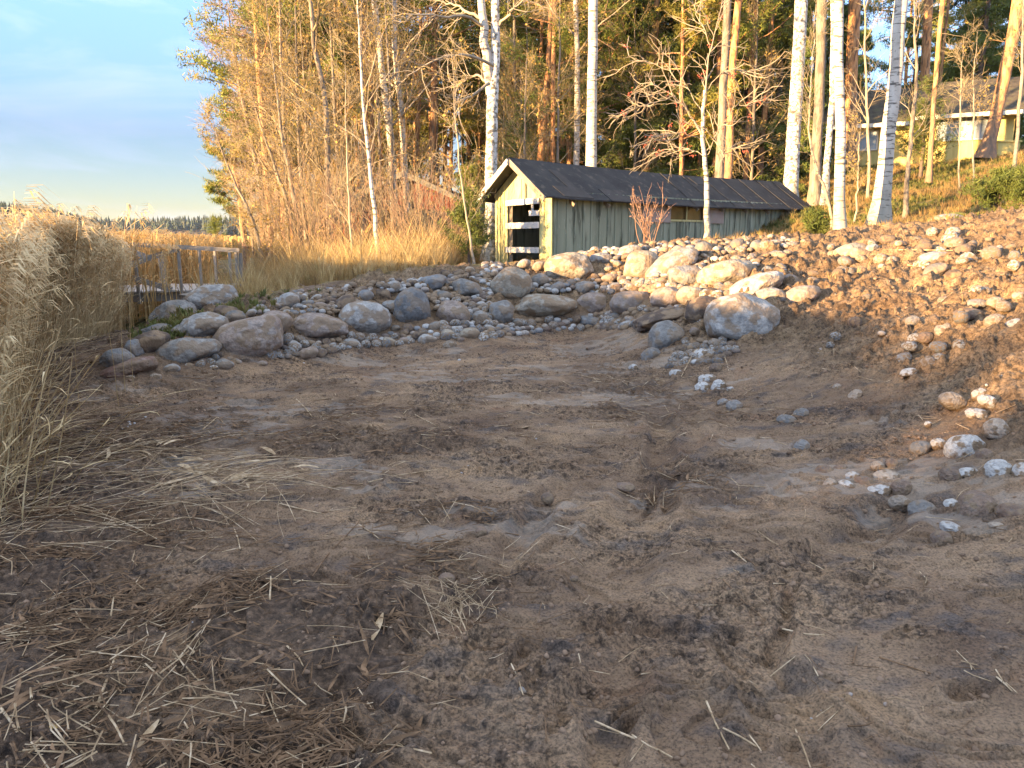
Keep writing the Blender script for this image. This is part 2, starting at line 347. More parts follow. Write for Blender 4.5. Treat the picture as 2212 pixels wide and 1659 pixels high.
def hit(u, v):
    """first point of the ground seen at a picture position"""
    u = np.atleast_1d(np.asarray(u, float)); v = np.atleast_1d(np.asarray(v, float))
    out = np.empty((len(u), 3))
    for i in range(len(u)):
        q = P(u[i], v[i], _YS); z = base(q[:, 0], q[:, 1]); k = np.argmax(q[:, 2] < z)
        if not (q[:, 2] < z).any(): out[i] = q[-1]; out[i, 2] = z[-1]; continue
        k = max(k, 1); d0 = q[k-1, 2]-z[k-1]; d1 = q[k, 2]-z[k]; t = d0/(d0-d1+1e-9); w = q[k-1]+(q[k]-q[k-1])*t; out[i] = w
    return out
# ground sheet
def build_ground():
    th = np.concatenate([np.linspace(-180, -42, 50)[:-1], np.linspace(-42, 42, 1050), np.linspace(42, 180, 50)[1:]])
    r = np.concatenate([[.3, .8, 1.2, 1.5], np.exp(np.linspace(math.log(1.7), math.log(20), 880)), np.geomspace(20, 1500, 190)[1:]])
    TT, RR = np.meshgrid(np.radians(th), r); X = RR*np.sin(TT); Y = RR*np.cos(TT)
    b = base(X, Y); far = sst(70, 100, RR); b = b*(1-far)+far*(-.7)
    d, cl, dk, gr = detail(X.ravel(), Y.ravel(), b.ravel())
    Z = b.ravel()+d*(1-sst(60, 90, RR.ravel()))
    nr, nt = X.shape; idx = np.arange(nr*nt).reshape(nr, nt)
    F = np.stack([idx[:-1, :-1], idx[:-1, 1:], idx[1:, 1:], idx[1:, :-1]], -1).reshape(-1, 4)
    me = mesh('ground', np.stack([X.ravel(), Y.ravel(), Z], -1), F[:, ::-1], ground_mat(), True)
    for nme, arr in (('clay', cl), ('reedmat', dk), ('grassy', gr), ('crumbly', PAT[0]), ('bank', sst(.10, .5, b.ravel()))):
        at = me.attributes.new(nme, 'FLOAT', 'POINT'); at.data.foreach_set('value', arr.astype(np.float32))
    o = bpy.data.objects.new('ground', me); COL.objects.link(o); o['kind'] = 'structure'; return o
def ground_mat():
    m = bpy.data.materials.new('ground'); m.use_nodes = True; N, L = nodes_of(m); b = N['Principled BSDF']
    tc = N.new('ShaderNodeTexCoord')
    def noise(sc, det=5, st=(1, 1, 1), ro=.6, dis=0.):
        mp = N.new('ShaderNodeMapping'); mp.inputs['Scale'].default_value = st; L.new(tc.outputs['Object'], mp.inputs[0])
        n = N.new('ShaderNodeTexNoise'); n.inputs['Scale'].default_value = sc; n.inputs['Detail'].default_value = det; n.inputs['Roughness'].default_value = ro; n.inputs['Distortion'].default_value = dis
        L.new(mp.outputs[0], n.inputs['Vector']); return n.outputs['Fac']
    def ramp(src, els):
        c = N.new('ShaderNodeValToRGB'); e = c.color_ramp.elements; e[0].position, e[0].color = els[0][0], (*els[0][1], 1); e[1].position, e[1].color = els[-1][0], (*els[-1][1], 1)
        for p_, c_ in els[1:-1]:
            k = e.new(p_); k.color = (*c_, 1)
        L.new(src, c.inputs[0]); return c.outputs[0]
    def mix(f, a, c, mode='MIX'):
        x = N.new('ShaderNodeMix'); x.data_type = 'RGBA'; x.blend_type = mode
        if isinstance(f, float): x.inputs['Factor'].default_value = f
        else: L.new(f, x.inputs['Factor'])
        for i, s in ((6, a), (7, c)):
            if isinstance(s, tuple): x.inputs[i].default_value = (*s, 1)
            else: L.new(s, x.inputs[i])
        return x.outputs[2]
    def attr(n):
        a = N.new('ShaderNodeAttribute'); a.attribute_name = n; return a.outputs['Fac']
    def mr(src, a, c, d=0., e=1.):
        x = N.new('ShaderNodeMapRange'); x.inputs['From Min'].default_value = a; x.inputs['From Max'].default_value = c; x.inputs['To Min'].default_value = d; x.inputs['To Max'].default_value = e
        L.new(src, x.inputs['Value']); return x.outputs[0]
    soil = ramp(noise(1.3, 8), [(.32, (.145, .088, .052)), (.48, (.245, .157, .092)), (.58, (.30, .198, .118)), (.7, (.35, .22, .118))])
    soil = mix(mr(noise(3.1, 5, (1, 1.6, 1)), .52, .66, 0, .75), soil, (.095, .078, .070))
    soil = mix(mr(noise(2.2, 5), .60, .72, 0, .7), soil, (.28, .155, .085))
    grain = ramp(noise(95, 3), [(.36, (.42, .42, .42)), (.5, (1, 1, 1)), (.7, (1.3, 1.27, 1.22))])
    soil = mix(.9, soil, grain, 'MULTIPLY')
    soil = mix(mr(attr('bank'), 0, 1, 0, .75), soil, ramp(noise(5, 6), [(.35, (.095, .058, .030)), (.5, (.21, .135, .070)), (.62, (.31, .21, .12))])); crumbs = ramp(noise(24, 5), [(.38, (.25, .24, .23)), (.50, (1, 1, 1))]); soil = mix(mr(attr('crumbly'), 0, 1, .12, .85), soil, crumbs, 'MULTIPLY'); fleck = ramp(noise(55, 4), [(.40, (.45, .44, .43)), (.50, (1, 1, 1)), (.62, (1.25, 1.2, 1.15))]); soil = mix(mr(attr('crumbly'), 0, 1, .2, .7), soil, fleck, 'MULTIPLY')  # crumb tones, with contrast raised in the colour to stand in for relief shading
    soil = mix(mr(noise(.55, 4), .46, .60, 0, .7), soil, mix(.6, soil, (.55, .50, .48), 'MULTIPLY'))
    clay = ramp(noise(2.6, 6, (1, 2.2, 1)), [(.35, (.12, .102, .084)), (.5, (.17, .148, .122)), (.65, (.21, .178, .142))])
    clay = mix(mr(noise(14, 5, (1, 2, 1)), .55, .68, 0, .6), clay, (.10, .078, .065))
    col = mix(mr(attr('clay'), .15, .85, 0, .45), soil, clay)
    mat_ = ramp(noise(30, 6), [(.35, (.022, .014, .010)), (.5, (.075, .047, .030)), (.66, (.19, .12, .075))])
    col = mix(mr(attr('reedmat'), .1, .9, 0, .85), col, mat_)
    grs = ramp(noise(1.6, 6), [(.35, (.075, .085, .025)), (.5, (.19, .15, .045)), (.65, (.26, .16, .05))])
    leaf = ramp(noise(45, 3), [(.45, (.6, .6, .6)), (.62, (1.5, 1.3, 1.0))]); grs = mix(.8, grs, leaf, 'MULTIPLY')
    col = mix(attr('grassy'), col, grs)
    L.new(col, b.inputs['Base Color'])
    rr = mr(attr('clay'), .3, .8, .92, .62); L.new(rr, b.inputs['Roughness']); b.inputs['Specular IOR Level'].default_value = .35
    add = N.new('ShaderNodeMath'); add.operation = 'MULTIPLY_ADD'; add.inputs[1].default_value = .35
    L.new(noise(150, 4), add.inputs[0]); L.new(noise(38, 6), add.inputs[2])
    bp = N.new('ShaderNodeBump'); bp.inputs['Distance'].default_value = .03; L.new(mr(attr('clay'), .2, .9, .95, .4), bp.inputs['Strength']); L.new(add.outputs[0], bp.inputs['Height']); L.new(bp.outputs[0], b.inputs['Normal'])
    return m
build_ground()
# ---------------------------------------------------------------- water, far shore, wood behind the camera
m_water = M('lake_water', [(.03, .05, .07), (.05, .07, .09)], 2, rough=.08, bump=.15, bscale=6, dist=.01, spec=.5)
_w0 = MB(); _w0.add([[-1400, -300, -.28], [-3, -300, -.28], [-3, 1400, -.28], [-1400, 1400, -.28]], [[0, 1, 2, 3]])
tag(part('lake_water', _w0, m_water, None), kind='structure')

def cone_trees(pts, hs, w, seed, jag=.35, tiers=7, sides=9):
    """ragged conical crowns, numeric, many in one mesh (a far wood)"""
    g = np.random.default_rng(seed); n = len(pts); k = np.linspace(0, 1, tiers*2)
    prof = np.where(np.arange(tiers*2) % 2 == 0, (1-k), (1-k)*.62+.02); prof[-1] = .01
    th = np.arange(sides)*2*np.pi/sides
    rad = prof[None, :, None]*(1+(g.random((n, tiers*2, sides))-.5)*2*jag)*np.asarray(w)[:, None, None]
    rad[:, 0] *= .5
    zz = (np.minimum(k, 1)[None, :]*.9+.1)[:, :, None]*np.asarray(hs)[:, None, None]+(g.random((n, tiers*2, sides))-.5)*.05*np.asarray(hs)[:, None, None]
    a = th[None, None]+g.random((n, 1, 1))*6.3
    V = np.stack([pts[:, 0, None, None]+rad*np.cos(a), pts[:, 1, None, None]+rad*np.sin(a), pts[:, 2, None, None]+zz], -1)
    idx = np.arange(n*tiers*2*sides).reshape(n, tiers*2, sides); r = np.roll(idx, -1, 2)
    F = np.stack([idx[:, :-1], r[:, :-1], r[:, 1:], idx[:, 1:]], -1).reshape(-1, 4)
    return V.reshape(-1, 3), F
m_farwood = M('far_conifers', [(.022, .038, .030), (.045, .062, .045), (.085, .080, .055)], .35, rough=1, bump=0)
def far_strip(n, fx, ztop, y0, y1, seed, name, mat):
    g = np.random.default_rng(seed); t = g.random(n); Y = y0+(y1-y0)*g.random(n); u = fx(t)
    X = (u-CU)/F0*Y/math.cos(TH)*.985
    zt = ztop(u, Y); hh = (10+7*g.random(n))*Y/500; hh = np.minimum(hh, zt+.7+g.random(n)*0)
    V, F = cone_trees(np.stack([X, Y, zt-hh], -1), hh, (1.7+1.6*g.random(n))*Y/500*1.2, seed, .4)
    return V, F
def far_forest():
    mb = MB()
    tops = lambda u, Y: 1.6+(515-np.interp(u, [-500, -60, 60, 130, 200, 235, 330, 400, 470, 900, 1500, 2400], [434, 439, 445, 451, 463, 468, 469, 467, 465, 462, 456, 444]))/1663*Y
    g = np.random.default_rng(5)
    for y0, y1, n, lo in ((560, 620, 1500, 0), (520, 560, 900, 1.5)):
        V, F = far_strip(n, lambda t: -700+3200*t, lambda u, Y: tops(u, Y)*(1-.13*g.random(len(u)))-lo, y0, y1, 5+n, 'x', None); mb.add(V, F)
    # the nearer point of the shore, left
    t2 = lambda u, Y: 1.6+(515-np.interp(u, [-500, 0, 60, 130, 175, 230, 260], [424, 432, 439, 448, 459, 475, 502]))/1663*Y
    V, F = far_strip(700, lambda t: -500+740*t, lambda u, Y: t2(u, Y)*(1-.10*g.random(len(u))), 300, 330, 99, 'x', None); mb.add(V, F)
    # grey leafless wood in front of the spruces
    o = part('far_forest', mb, m_farwood, None, smooth=False); tag(o, 'dark conifer forest lining the far shore of the lake', 'forest', kind='stuff')
    sh = MB(); q = [[-900, 500, -.5], [900, 500, -.5], [1400, 700, 3], [-1400, 700, 3], [-1400, 1400, 22], [1400, 1400, 22]]
    sh.add(q, [[0, 1, 2, 3], [3, 2, 5, 4]]); tag(part('far_shore_terrain', sh, m_farwood, None), kind='structure')
    sh = MB(); xs = np.linspace(-330, -150, 12); V = []; 
    for i, x in enumerate(xs): V += [[x, 292, -.5], [x, 345, 1.5]]
    sh.add(V, [[2*i, 2*i+2, 2*i+3, 2*i+1] for i in range(11)]); tag(part('far_headland_terrain', sh, m_farwood, None), kind='structure')
far_forest()
# grey leafless trees before the far spruces
def far_bare():
    g = np.random.default_rng(9); n = 2600; Y = 505+12*g.random(n); u = 240+250*g.random(n); X = (u-CU)/F0*Y*1.0
    hh = 4+4.5*g.random(n); th = g.random(n)*3.14; w = .35+.5*g.random(n)
    B = np.stack([X, Y, np.full(n, -.4)], -1); d = np.stack([np.cos(th)*.9, np.sin(th)*.9, 0*th], -1)*w[:, None]
    V = np.stack([B-d*.25, B+d*.25, B+np.stack([0*th, 0*th, hh], -1)+d*(g.random(n)-.5)[:, None]], 1).reshape(-1, 3)
    m = M('far_bare_wood', [(.10, .085, .085), (.17, .14, .13)], .5, rough=1, bump=0)
    o = part('far_leafless_forest', (V, [np.arange(3*n).reshape(-1, 3)]), m, None, smooth=False); tag(o, 'grey leafless wood below the far spruces across the lake', 'forest', kind='stuff')
far_bare()
# the wood on the shore behind the camera: it is what keeps the low sun off the foreground
def near_wood():
    L = 62.; tan = math.tan(R_(SUN_EL)); pr = np.array([-SH[1], SH[0]])   # perpendicular; w = p.pr
    g = np.random.default_rng(21); pts = []; hs = []; ws = []
    for row, dl in ((0, 0.), (1, .9), (2, 1.8), (3, 2.7), (4, 3.6)):
        w = np.arange(-70, 26, .62)+g.random(155)[:len(np.arange(-70, 26, .62))]*.6
        for a in w:
            aw = a
            C = np.interp(aw, [-70, -16, -9, -3.5, 20], [SHC[3], SHC[2], SHC[1], SHC[0], SHC[0]-.3]) if False else np.interp(-aw, [0, 3.5, 9, 16, 70], SHC)
            top = C+(L+dl)*tan+(g.random()-.5)*.42-(.35 if row == 0 else 0)*g.random()
            p = SH*(L+dl)+pr*aw; pts.append((p[0], p[1], -.2)); hs.append(top+.2+.35); ws.append(1.5+.4*g.random())
    V, F = cone_trees(np.array(pts), np.array(hs), np.array(ws), 31, .25, 9, 10)
    o = part('shore_forest', (V, [F]), m_farwood, None); tag(o, 'spruce wood on the shore behind the viewer', 'forest', kind='stuff')
SHC = [1.56, 1.38, .98, .75, .50]      # how high the wood's shade would reach at the viewer, along the treeline
near_wood()

# ---------------------------------------------------------------- boat shed
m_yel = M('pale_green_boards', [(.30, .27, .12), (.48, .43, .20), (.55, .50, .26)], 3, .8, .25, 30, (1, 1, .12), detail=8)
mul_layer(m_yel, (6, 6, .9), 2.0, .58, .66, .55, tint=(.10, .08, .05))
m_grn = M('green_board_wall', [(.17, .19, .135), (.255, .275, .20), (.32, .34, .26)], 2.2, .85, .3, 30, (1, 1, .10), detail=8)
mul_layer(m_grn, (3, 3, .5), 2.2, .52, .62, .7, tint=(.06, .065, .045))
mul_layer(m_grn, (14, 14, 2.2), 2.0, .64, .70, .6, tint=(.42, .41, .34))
m_felt = M('roofing_felt', [(.012, .013, .015), (.024, .025, .027), (.042, .040, .038)], 1.5, .75, .25, 25, detail=8)
mul_layer(m_felt, (1, 1, 1), 6, .58, .72, .5, tint=(.12, .10, .075))
m_felt2 = M('dusty_roofing_felt', [(.028, .026, .025), (.06, .054, .05)], 3, .8, .2, 30)
m_white = M('weathered_white_plank', [(.42, .39, .35), (.62, .60, .56)], 5, .8, .25, 30, (1, 1, 1)); mul_layer(m_white, (1, 1, 3), 8, .6, .7, .6, tint=(.18, .15, .12))
m_barge = M('bargeboard_wood', [(.16, .12, .085), (.30, .25, .18)], 6, .8, .2, 30)
m_dark = M('dark_interior_timber', [(.03, .022, .017), (.07, .05, .035)], 4, .9, .2)
m_pink = M('pinkish_plywood', [(.25, .20, .17), (.33, .27, .235)], 2, .8, .15, 20)
m_pane = M('window_pane', [(.09, .065, .03), (.16, .11, .05)], 1.5, rough=.12, bump=.05, spec=.8)  # brown reflections of the trees are put into the pane colour
A_ = P(1193, 480, 19.0); ux = np.array([.755, .656, 0]); ux /= np.linalg.norm(ux); vx = np.array([-ux[1], ux[0], 0]); zv = np.array([0, 0, 1.])
def eavez(): return P(1195, 411, 19.0)[2]
def build_shed():
    a = A_.copy(); zb = .85; ze = float(eavez())-.02; Ln = 11.45; Wd = 2.12; rise = .78
    root = empty('boat_shed', (a[0], a[1], zb), 'long low pale green boat shed with sagging black felt roof and open barred end', 'shed')
    S = lambda l, w, z: a*np.array([1, 1, 0])+ux*l+vx*w+zv*z
    # long wall with a window hole: l0..l1
    wl0, wl1, wz0, wz1 = 4.15, 6.45, ze-.62, ze-.10
    mb = MB(); T = .03
    def slab(mb, l0, l1, z0, z1, w=0., t=T): mb.box(S((l0+l1)/2, w, (z0+z1)/2), ux*(l1-l0)/2, vx*t, zv*(z1-z0)/2)
    slab(mb, 0.03, wl0, zb, ze); slab(mb, wl1, Ln, zb, ze); slab(mb, wl0, wl1, zb, wz0); slab(mb, wl0, wl1, wz1, ze)
    g = np.random.default_rng(4); l = .16
    while l < Ln-.05:
        top = ze; bot = zb
        if wl0-.05 < l < wl1+.05: top = wz0-.02
        tw = .028+.008*g.random()
        mb.box(S(l, -T-.012, (top+bot)/2), (ux+zv*(g.random()-.5)*.006)*tw, vx*.012, zv*(top-bot)/2); l += .26+.05*g.random()
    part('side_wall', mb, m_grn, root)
    mb = MB(); slab(mb, .03, Ln, zb, ze, Wd); part('rear_wall', mb, m_grn, root)
    # gable ends as polygons with thickness; near gable with opening
    def gable(l, opening, mat, name):
        mb = MB(); t = .03
        def poly(ws):   # list of (w,z) convex
            n = len(ws); V = [S(l-t, w, z) for w, z in ws]+[S(l+t, w, z) for w, z in ws]
            for i in range(1, n-1): mb.add([V[0], V[i], V[i+1]], [[0, 1, 2]]); mb.add([V[n], V[n+i+1], V[n+i]], [[0, 1, 2]])
            for i in range(n):
                j = (i+1) % n; mb.add([V[i], V[j], V[n+j], V[n+i]], [[0, 1, 2, 3]])
        zt = lambda w: ze+rise*(1-abs(w-Wd/2)/(Wd/2))
        if opening:
            o0, o1, oz = .42, 1.62, ze-.20
            poly([(0, zb), (o0, zb), (o0, zt(o0)), (0, ze)]); poly([(o1, zb), (Wd, zb), (Wd, ze), (o1, zt(o1))])
            poly([(o0, oz), (o1, oz), (o1, zt(o1)), (Wd/2, ze+rise), (o0, zt(o0))])
            for w in (.10, .27, 1.75, 1.92, 2.05):
                mb.box(S(l-t-.011, w, (zb+zt(w))/2-.02), vx*(.028), ux*.011, zv*((zt(w)-zb)/2-.02))
            mb.box(S(l-t-.008, 1.08, ze+.24), vx*.006, ux*.008, zv*.42)
        else: poly([(0, zb), (Wd, zb), (Wd, ze), (Wd/2, ze+rise), (0, ze)])
        return part(name, mb, mat, root)
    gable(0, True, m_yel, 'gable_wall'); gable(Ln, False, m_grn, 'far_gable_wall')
    mb = MB(); mb.box(S(-.045, .015, (zb+ze)/2), ux*.018, vx*.055, zv*((ze-zb)/2-.02)); part('corner_board', mb, m_yel, root)
    # bars of the open end: the frame and white planks
    oz = ze-.20
    for k, (z, hh) in enumerate(((oz-.01, .07), (oz-.60, .075), (oz-1.20, .07), (oz-1.83, .07))):
        mb = MB(); mb.bar(S(-.062, .40, z+.01*(k % 2)), S(-.062, 1.66, z-.02*(k == 0)), .026, hh*2); part('plank', mb, m_white, root)
    mb = MB(); mb.bar(S(-.02, 1.50, zb), S(-.02, 1.50, oz), .05, .08, up=(1, 0, 0)); part('post', mb, m_barge, root); mb = MB(); mb.bar(S(.9, .98, zb), S(.9, .98, oz), .05, .1, up=(1, 0, 0)); part('post', mb, m_barge, root)
    mb = MB(); mb.bar(S(-.03, .42, oz-.30), S(-.03, .80, oz-.30), .03, .13); mb.bar(S(-.03, .68, oz-.30), S(-.03, .68, oz), .03, .06, up=(1, 0, 0)); part('door_latch_board', mb, m_white, root)
    # interior floor and partition
    mb = MB(); mb.box(S(Ln/2, Wd/2, zb+.05), ux*(Ln/2-.05), vx*(Wd/2-.05), zv*.03); mb.box(S(3.2, Wd/2, (zb+ze)/2), ux*.03, vx*(Wd/2-.05), zv*((ze-zb)/2)); part('interior_partition', mb, m_dark, root)
    # roof: two pitched slabs, sagging a little, ragged edge
    of, ob, oe, th = .48, .55, .26, .035
    sl_ = rise/(Wd/2)
    for sd in (0, 1):
        mb = MB(); n = 46; ls = np.linspace(-of, Ln+ob, n)
        top = []
        g2 = np.random.default_rng(8+sd)
        for i, l in enumerate(ls):
            sag = -.07*math.sin(math.pi*np.clip((l+of)/(Ln+ob+of), 0, 1))+(g2.random()-.5)*.012
            rag = (g2.random()-.5)*.03
            row = []
            for s in np.linspace(0, 1, 7):
                d = s*(Wd/2+oe+rag); w = Wd/2-d if sd == 0 else Wd/2+d
                row.append(S(l, w, ze+rise+.05-d*sl_+sag+(g2.random()-.5)*.008*(s > .9)))
            top.append(row)
        top = np.array(top); V = np.concatenate([top.reshape(-1, 3), top.reshape(-1, 3)-zv*th]); idx = np.arange(n*7).reshape(n, 7); o = n*7
        f = np.stack([idx[:-1, :-1], idx[1:, :-1], idx[1:, 1:], idx[:-1, 1:]], -1).reshape(-1, 4)
        mb.add(V, np.concatenate([f, f[:, ::-1]+o, np.stack([idx[:-1, -1], idx[1:, -1], idx[1:, -1]+o, idx[:-1, -1]+o], -1), np.stack([idx[0, :-1], idx[0, 1:], idx[0, 1:]+o, idx[0, :-1]+o], -1), np.stack([idx[-1, :-1], idx[-1, 1:], idx[-1, 1:]+o, idx[-1, :-1]+o], -1)]))
        rf = part('roof', mb, m_felt, root)
        if sd == 0:
            # battens over the felt seams and patches
            mb = MB()
            zr = lambda l, d: ze+rise+.075-d*sl_-.07*math.sin(math.pi*np.clip((l+of)/(Ln+ob+of), 0, 1))
            for l in (5.35, 6.35, 7.35, 8.35, 9.4, 10.45, 11.4):
                mb.bar(S(l, Wd/2-.02, zr(l, .02)), S(l+.05, -oe+.02, zr(l, Wd/2+oe-.02)), .03, .012)
            part('batten', mb, m_felt2, root)
            for (l0, l1, d0, d1) in ((.55, .85, .35, .95), (.1, 1.1, .95, 1.30), (3.0, 3.5, 1.0, 1.3), (6.6, 7.2, .1, .4), (1.75, 2.6, .92, 1.34)):
                mb = MB(); q = [S(l, Wd/2-d, zr(l, d)-.004) for l, d in ((l0, d0), (l1, d0), (l1+.1, d1), (l0+.08, d1))]; q2 = [p-zv*.02 for p in q]
                mb.add(q+q2, [[0, 1, 2, 3], [0, 4, 5, 1], [1, 5, 6, 2], [2, 6, 7, 3], [3, 7, 4, 0]]); part('felt_patch', mb, m_felt2, root)
    # bargeboards on the near gable
    for sd in (0, 1):
        mb = MB(); w1 = -oe if sd == 0 else Wd+oe
        mb.bar(S(-of-.02, Wd/2, ze+rise-.03), S(-of-.02, w1, ze+rise-(Wd/2+oe)*sl_-.03), .025, .13); part('bargeboard', mb, m_barge if sd == 0 else m_white, root)
        mb = MB(); s0 = -of+.03   # soffit lining
        for k in range(3):
            pass
    for l in np.arange(.55, Ln, 1.25):
        mb = MB(); mb.bar(S(l, .1, ze-.11), S(l, -oe+.05, ze-.325), .05, .08); part('rafter_tail', mb, m_barge, root)
    # window: frame, mullion, panes, and boards over its ends
    fr = MB(); wz = (wz0+wz1)/2
    for z in (wz0, wz1): fr.bar(S(wl0, -.045, z), S(wl1, -.045, z), .03, .05)
    for l in (wl0, 5.25, 6.05, wl1): fr.bar(S(l, -.045, wz0), S(l, -.045, wz1), .06, .03, up=(1, 0, 0))
    f = part('window', fr, m_yel, root)
    pn = MB(); pn.box(S((wl0+wl1)/2, .0, wz), ux*(wl1-wl0)/2, vx*.004, zv*(wz1-wz0)/2); p = part('pane', pn, m_pane, root); p.parent = f; p.location = (0, 0, 0)
    for l0, l1 in ((3.28, 4.50), (6.02, 7.05)):
        mb = MB(); mb.box(S((l0+l1)/2, -.066, wz-.02), ux*(l1-l0)/2, vx*.006, zv*.30); part('plywood_panel', mb, m_pink, root)
    return root
build_shed()

# ---------------------------------------------------------------- red cottage among the trees
m_red = M('red_ochre_boards', [(.11, .020, .012), (.17, .032, .018)], 3, .85, .2, 30, (4, 4, .3))
m_grey = M('grey_trim_board', [(.13, .125, .115), (.22, .21, .19)], 5, .8, .15)
m_tar = M('tarred_roof', [(.03, .03, .034), (.06, .056, .056)], 3, .8, .2)
m_orange = M('varnished_door_boards', [(.36, .17, .05), (.50, .26, .08)], 3, .6, .15, 30, (4, 4, .3))
def frame_box(root, S, l0, l1, w, z0, z1, matf, matp, n=1, name='window'):
    fr = MB()
    for z in (z0, z1): fr.bar(S(l0-.03, w, z), S(l1+.03, w, z), .06, .06)
    for i in range(n+1):
        l = l0+(l1-l0)*i/n; fr.bar(S(l, w, z0), S(l, w, z1), .06, .06, up=(1, 0, 0))
    f = part(name, fr, matf, root); a, b = S(l0, w, z0), S(l1, w, z1); V = [S(l0, w, z0), S(l1, w, z0), S(l1, w, z1), S(l0, w, z1)]
    dn = np.cross(V[1]-V[0], zv); dn /= np.linalg.norm(dn)
    mb = MB(); c = sum(V)/4; mb.box(c, (V[1]-V[0])/2, zv*(z1-z0)/2, dn*.01); p = part('pane', mb, matp, root); p.parent = f
    return f
def pitched(mb, S, l0, l1, w0, w1, ze, rise, oe, th=.06):
    """two roof slabs, ridge along l"""
    wc = (w0+w1)/2; hw = (w1-w0)/2; s = rise/hw
    for sg in (-1, 1):
        a = S(l0, wc, ze+rise+.04); b = S(l1, wc, ze+rise+.04); c = S(l1, wc+sg*(hw+oe), ze-oe*s+.04); d = S(l0, wc+sg*(hw+oe), ze-oe*s+.04)
        V = [a, b, c, d]; V2 = [p-zv*th for p in V]; mb.add(V+V2, [[0, 1, 2, 3], [7, 6, 5, 4], [0, 4, 5, 1], [1, 5, 6, 2], [2, 6, 7, 3], [3, 7, 4, 0]])
def house_walls(mb, S, l0, l1, w0, w1, zb, ze, rise):
    for l in (l0, l1):
        q = [S(l, w0, zb), S(l, w1, zb), S(l, w1, ze), S(l, (w0+w1)/2, ze+rise), S(l, w0, ze)]; mb.add(q, [[0, 1, 2], [0, 2, 3], [0, 3, 4]])
    for w in (w0, w1): mb.add([S(l0, w, zb), S(l1, w, zb), S(l1, w, ze), S(l0, w, ze)], [[0, 1, 2, 3]])
def battens(mb, S, fixed, a0, a1, zb, ztop, step, off, along='l'):
    t = a0
    while t < a1:
        z1 = ztop(t)
        if along == 'l': c = S(t, fixed-off, (zb+z1)/2); d = S(1, 0, 0)-S(0, 0, 0); e = S(0, 1, 0)-S(0, 0, 0)
        else: c = S(fixed-off, t, (zb+z1)/2); d = S(0, 1, 0)-S(0, 0, 0); e = S(1, 0, 0)-S(0, 0, 0)
        mb.box(c, d*.022, e*.012, zv*(z1-zb)/2); t += step
def red_cottage():
    # the gable faces the camera; l runs away from it, w to the left
    pk = P(878, 372, 33.0); zb = float(Hs(pk[0], 33)[0])-.1
    o = np.array([pk[0], pk[1], 0]); d = np.array([.10, 1, 0]); d /= np.linalg.norm(d); e = np.array([d[1], -d[0], 0])   # e to the right
    S = lambda w, l, z: o+e*w+d*l+zv*z
    S2 = lambda l, w, z: S(w, l, z)
    zp = pk[2]; hw = 3.4; rise = 1.55; ze = zp-rise-.05
    root = empty('red_cottage', (o[0], o[1], zb), 'dark red wooden cottage with grey gable boards half hidden behind the thicket', 'cottage')
    mb = MB(); house_walls(mb, S2, 0, 7, -hw, hw, zb, ze, rise); battens(mb, S, 0, -hw+.1, hw, zb, lambda t: ze+rise*(1-abs(t)/hw), .22, .012); part('wall', mb, m_red, root)
    mb = MB(); pitched(mb, S2, -.5, 7.4, -hw, hw, ze, rise, .55); part('roof', mb, m_tar, root)
    for sg in (-1, 1):
        mb = MB(); mb.bar(S(0, -.53, ze+rise-.03), S(sg*(hw+.55), -.53, ze-.55*rise/hw-.03), .04, .2); part('bargeboard', mb, m_grey, root)
    frame_box(root, lambda l, w, z: S(l, w, z), -1.35, -.55, -.03, zb+1.55, zb+2.35, m_grey, m_pane, 2)
    # porch
    pp = P(835, 440, 30.5); pz = pp[2]; po = np.array([pp[0], pp[1], 0]); SP = lambda w, l, z: po+e*w+d*l+zv*z
    mb = MB(); pitched(mb, lambda l, w, z: SP(w, l, z), -.1, 2.4, -.75, .75, pz-.95, .95, .12); part('porch_roof', mb, m_tar, root)
    for sg in (-1, 1):
        mb = MB(); mb.bar(SP(0, -.14, pz-.05), SP(sg*.87, -.14, pz-1.15), .04, .12); part('porch_bargeboard', mb, m_orange, root)
    mb = MB(); mb.bar(SP(.45, 0, zb), SP(.45, 0, pz-.6), .1, .1, up=(1, 0, 0)); part('porch_post', mb, m_white, root)
    mb = MB(); mb.bar(SP(-.65, 0, zb), SP(-.65, 0, pz-.8), .1, .1, up=(1, 0, 0)); part('porch_post', mb, m_red, root)
    # low dark outhouse wing on the right
    wl = P(880, 452, 29.5); wr = P(1040, 462, 29.5); wb = zb; ztop = wl[2]
    SW = lambda l, w, z: np.array([wl[0], wl[1], 0])+np.array([1, 0, 0])*l+np.array([0, 1, 0])*w+zv*z
    mb = MB(); Lw = wr[0]-wl[0]; house_walls(mb, SW, 0, Lw, 0, 2.6, wb, ztop-.62, .55); part('wing_wall', mb, m_red, root)
    mb = MB(); pitched(mb, SW, -.25, Lw+.3, 0, 2.6, ztop-.62, .55, .3); part('wing_roof', mb, m_tar, root)
    dl = P(918, 478, 29.4)[0]-wl[0]; dr = P(962, 478, 29.4)[0]-wl[0]
    mb = MB(); mb.box(SW((dl+dr)/2, -.05, (wb+ztop-.72)/2), np.array([(dr-dl)/2, 0, 0]), np.array([0, .03, 0]), zv*(ztop-.72-wb)/2); dr_ = part('door', mb, m_orange, root)
    frame_box(root, SW, (dl+dr)/2+.12, (dl+dr)/2+.36, -.10, ztop-1.15, ztop-.85, m_white, m_white, 1, 'door_window')
red_cottage()

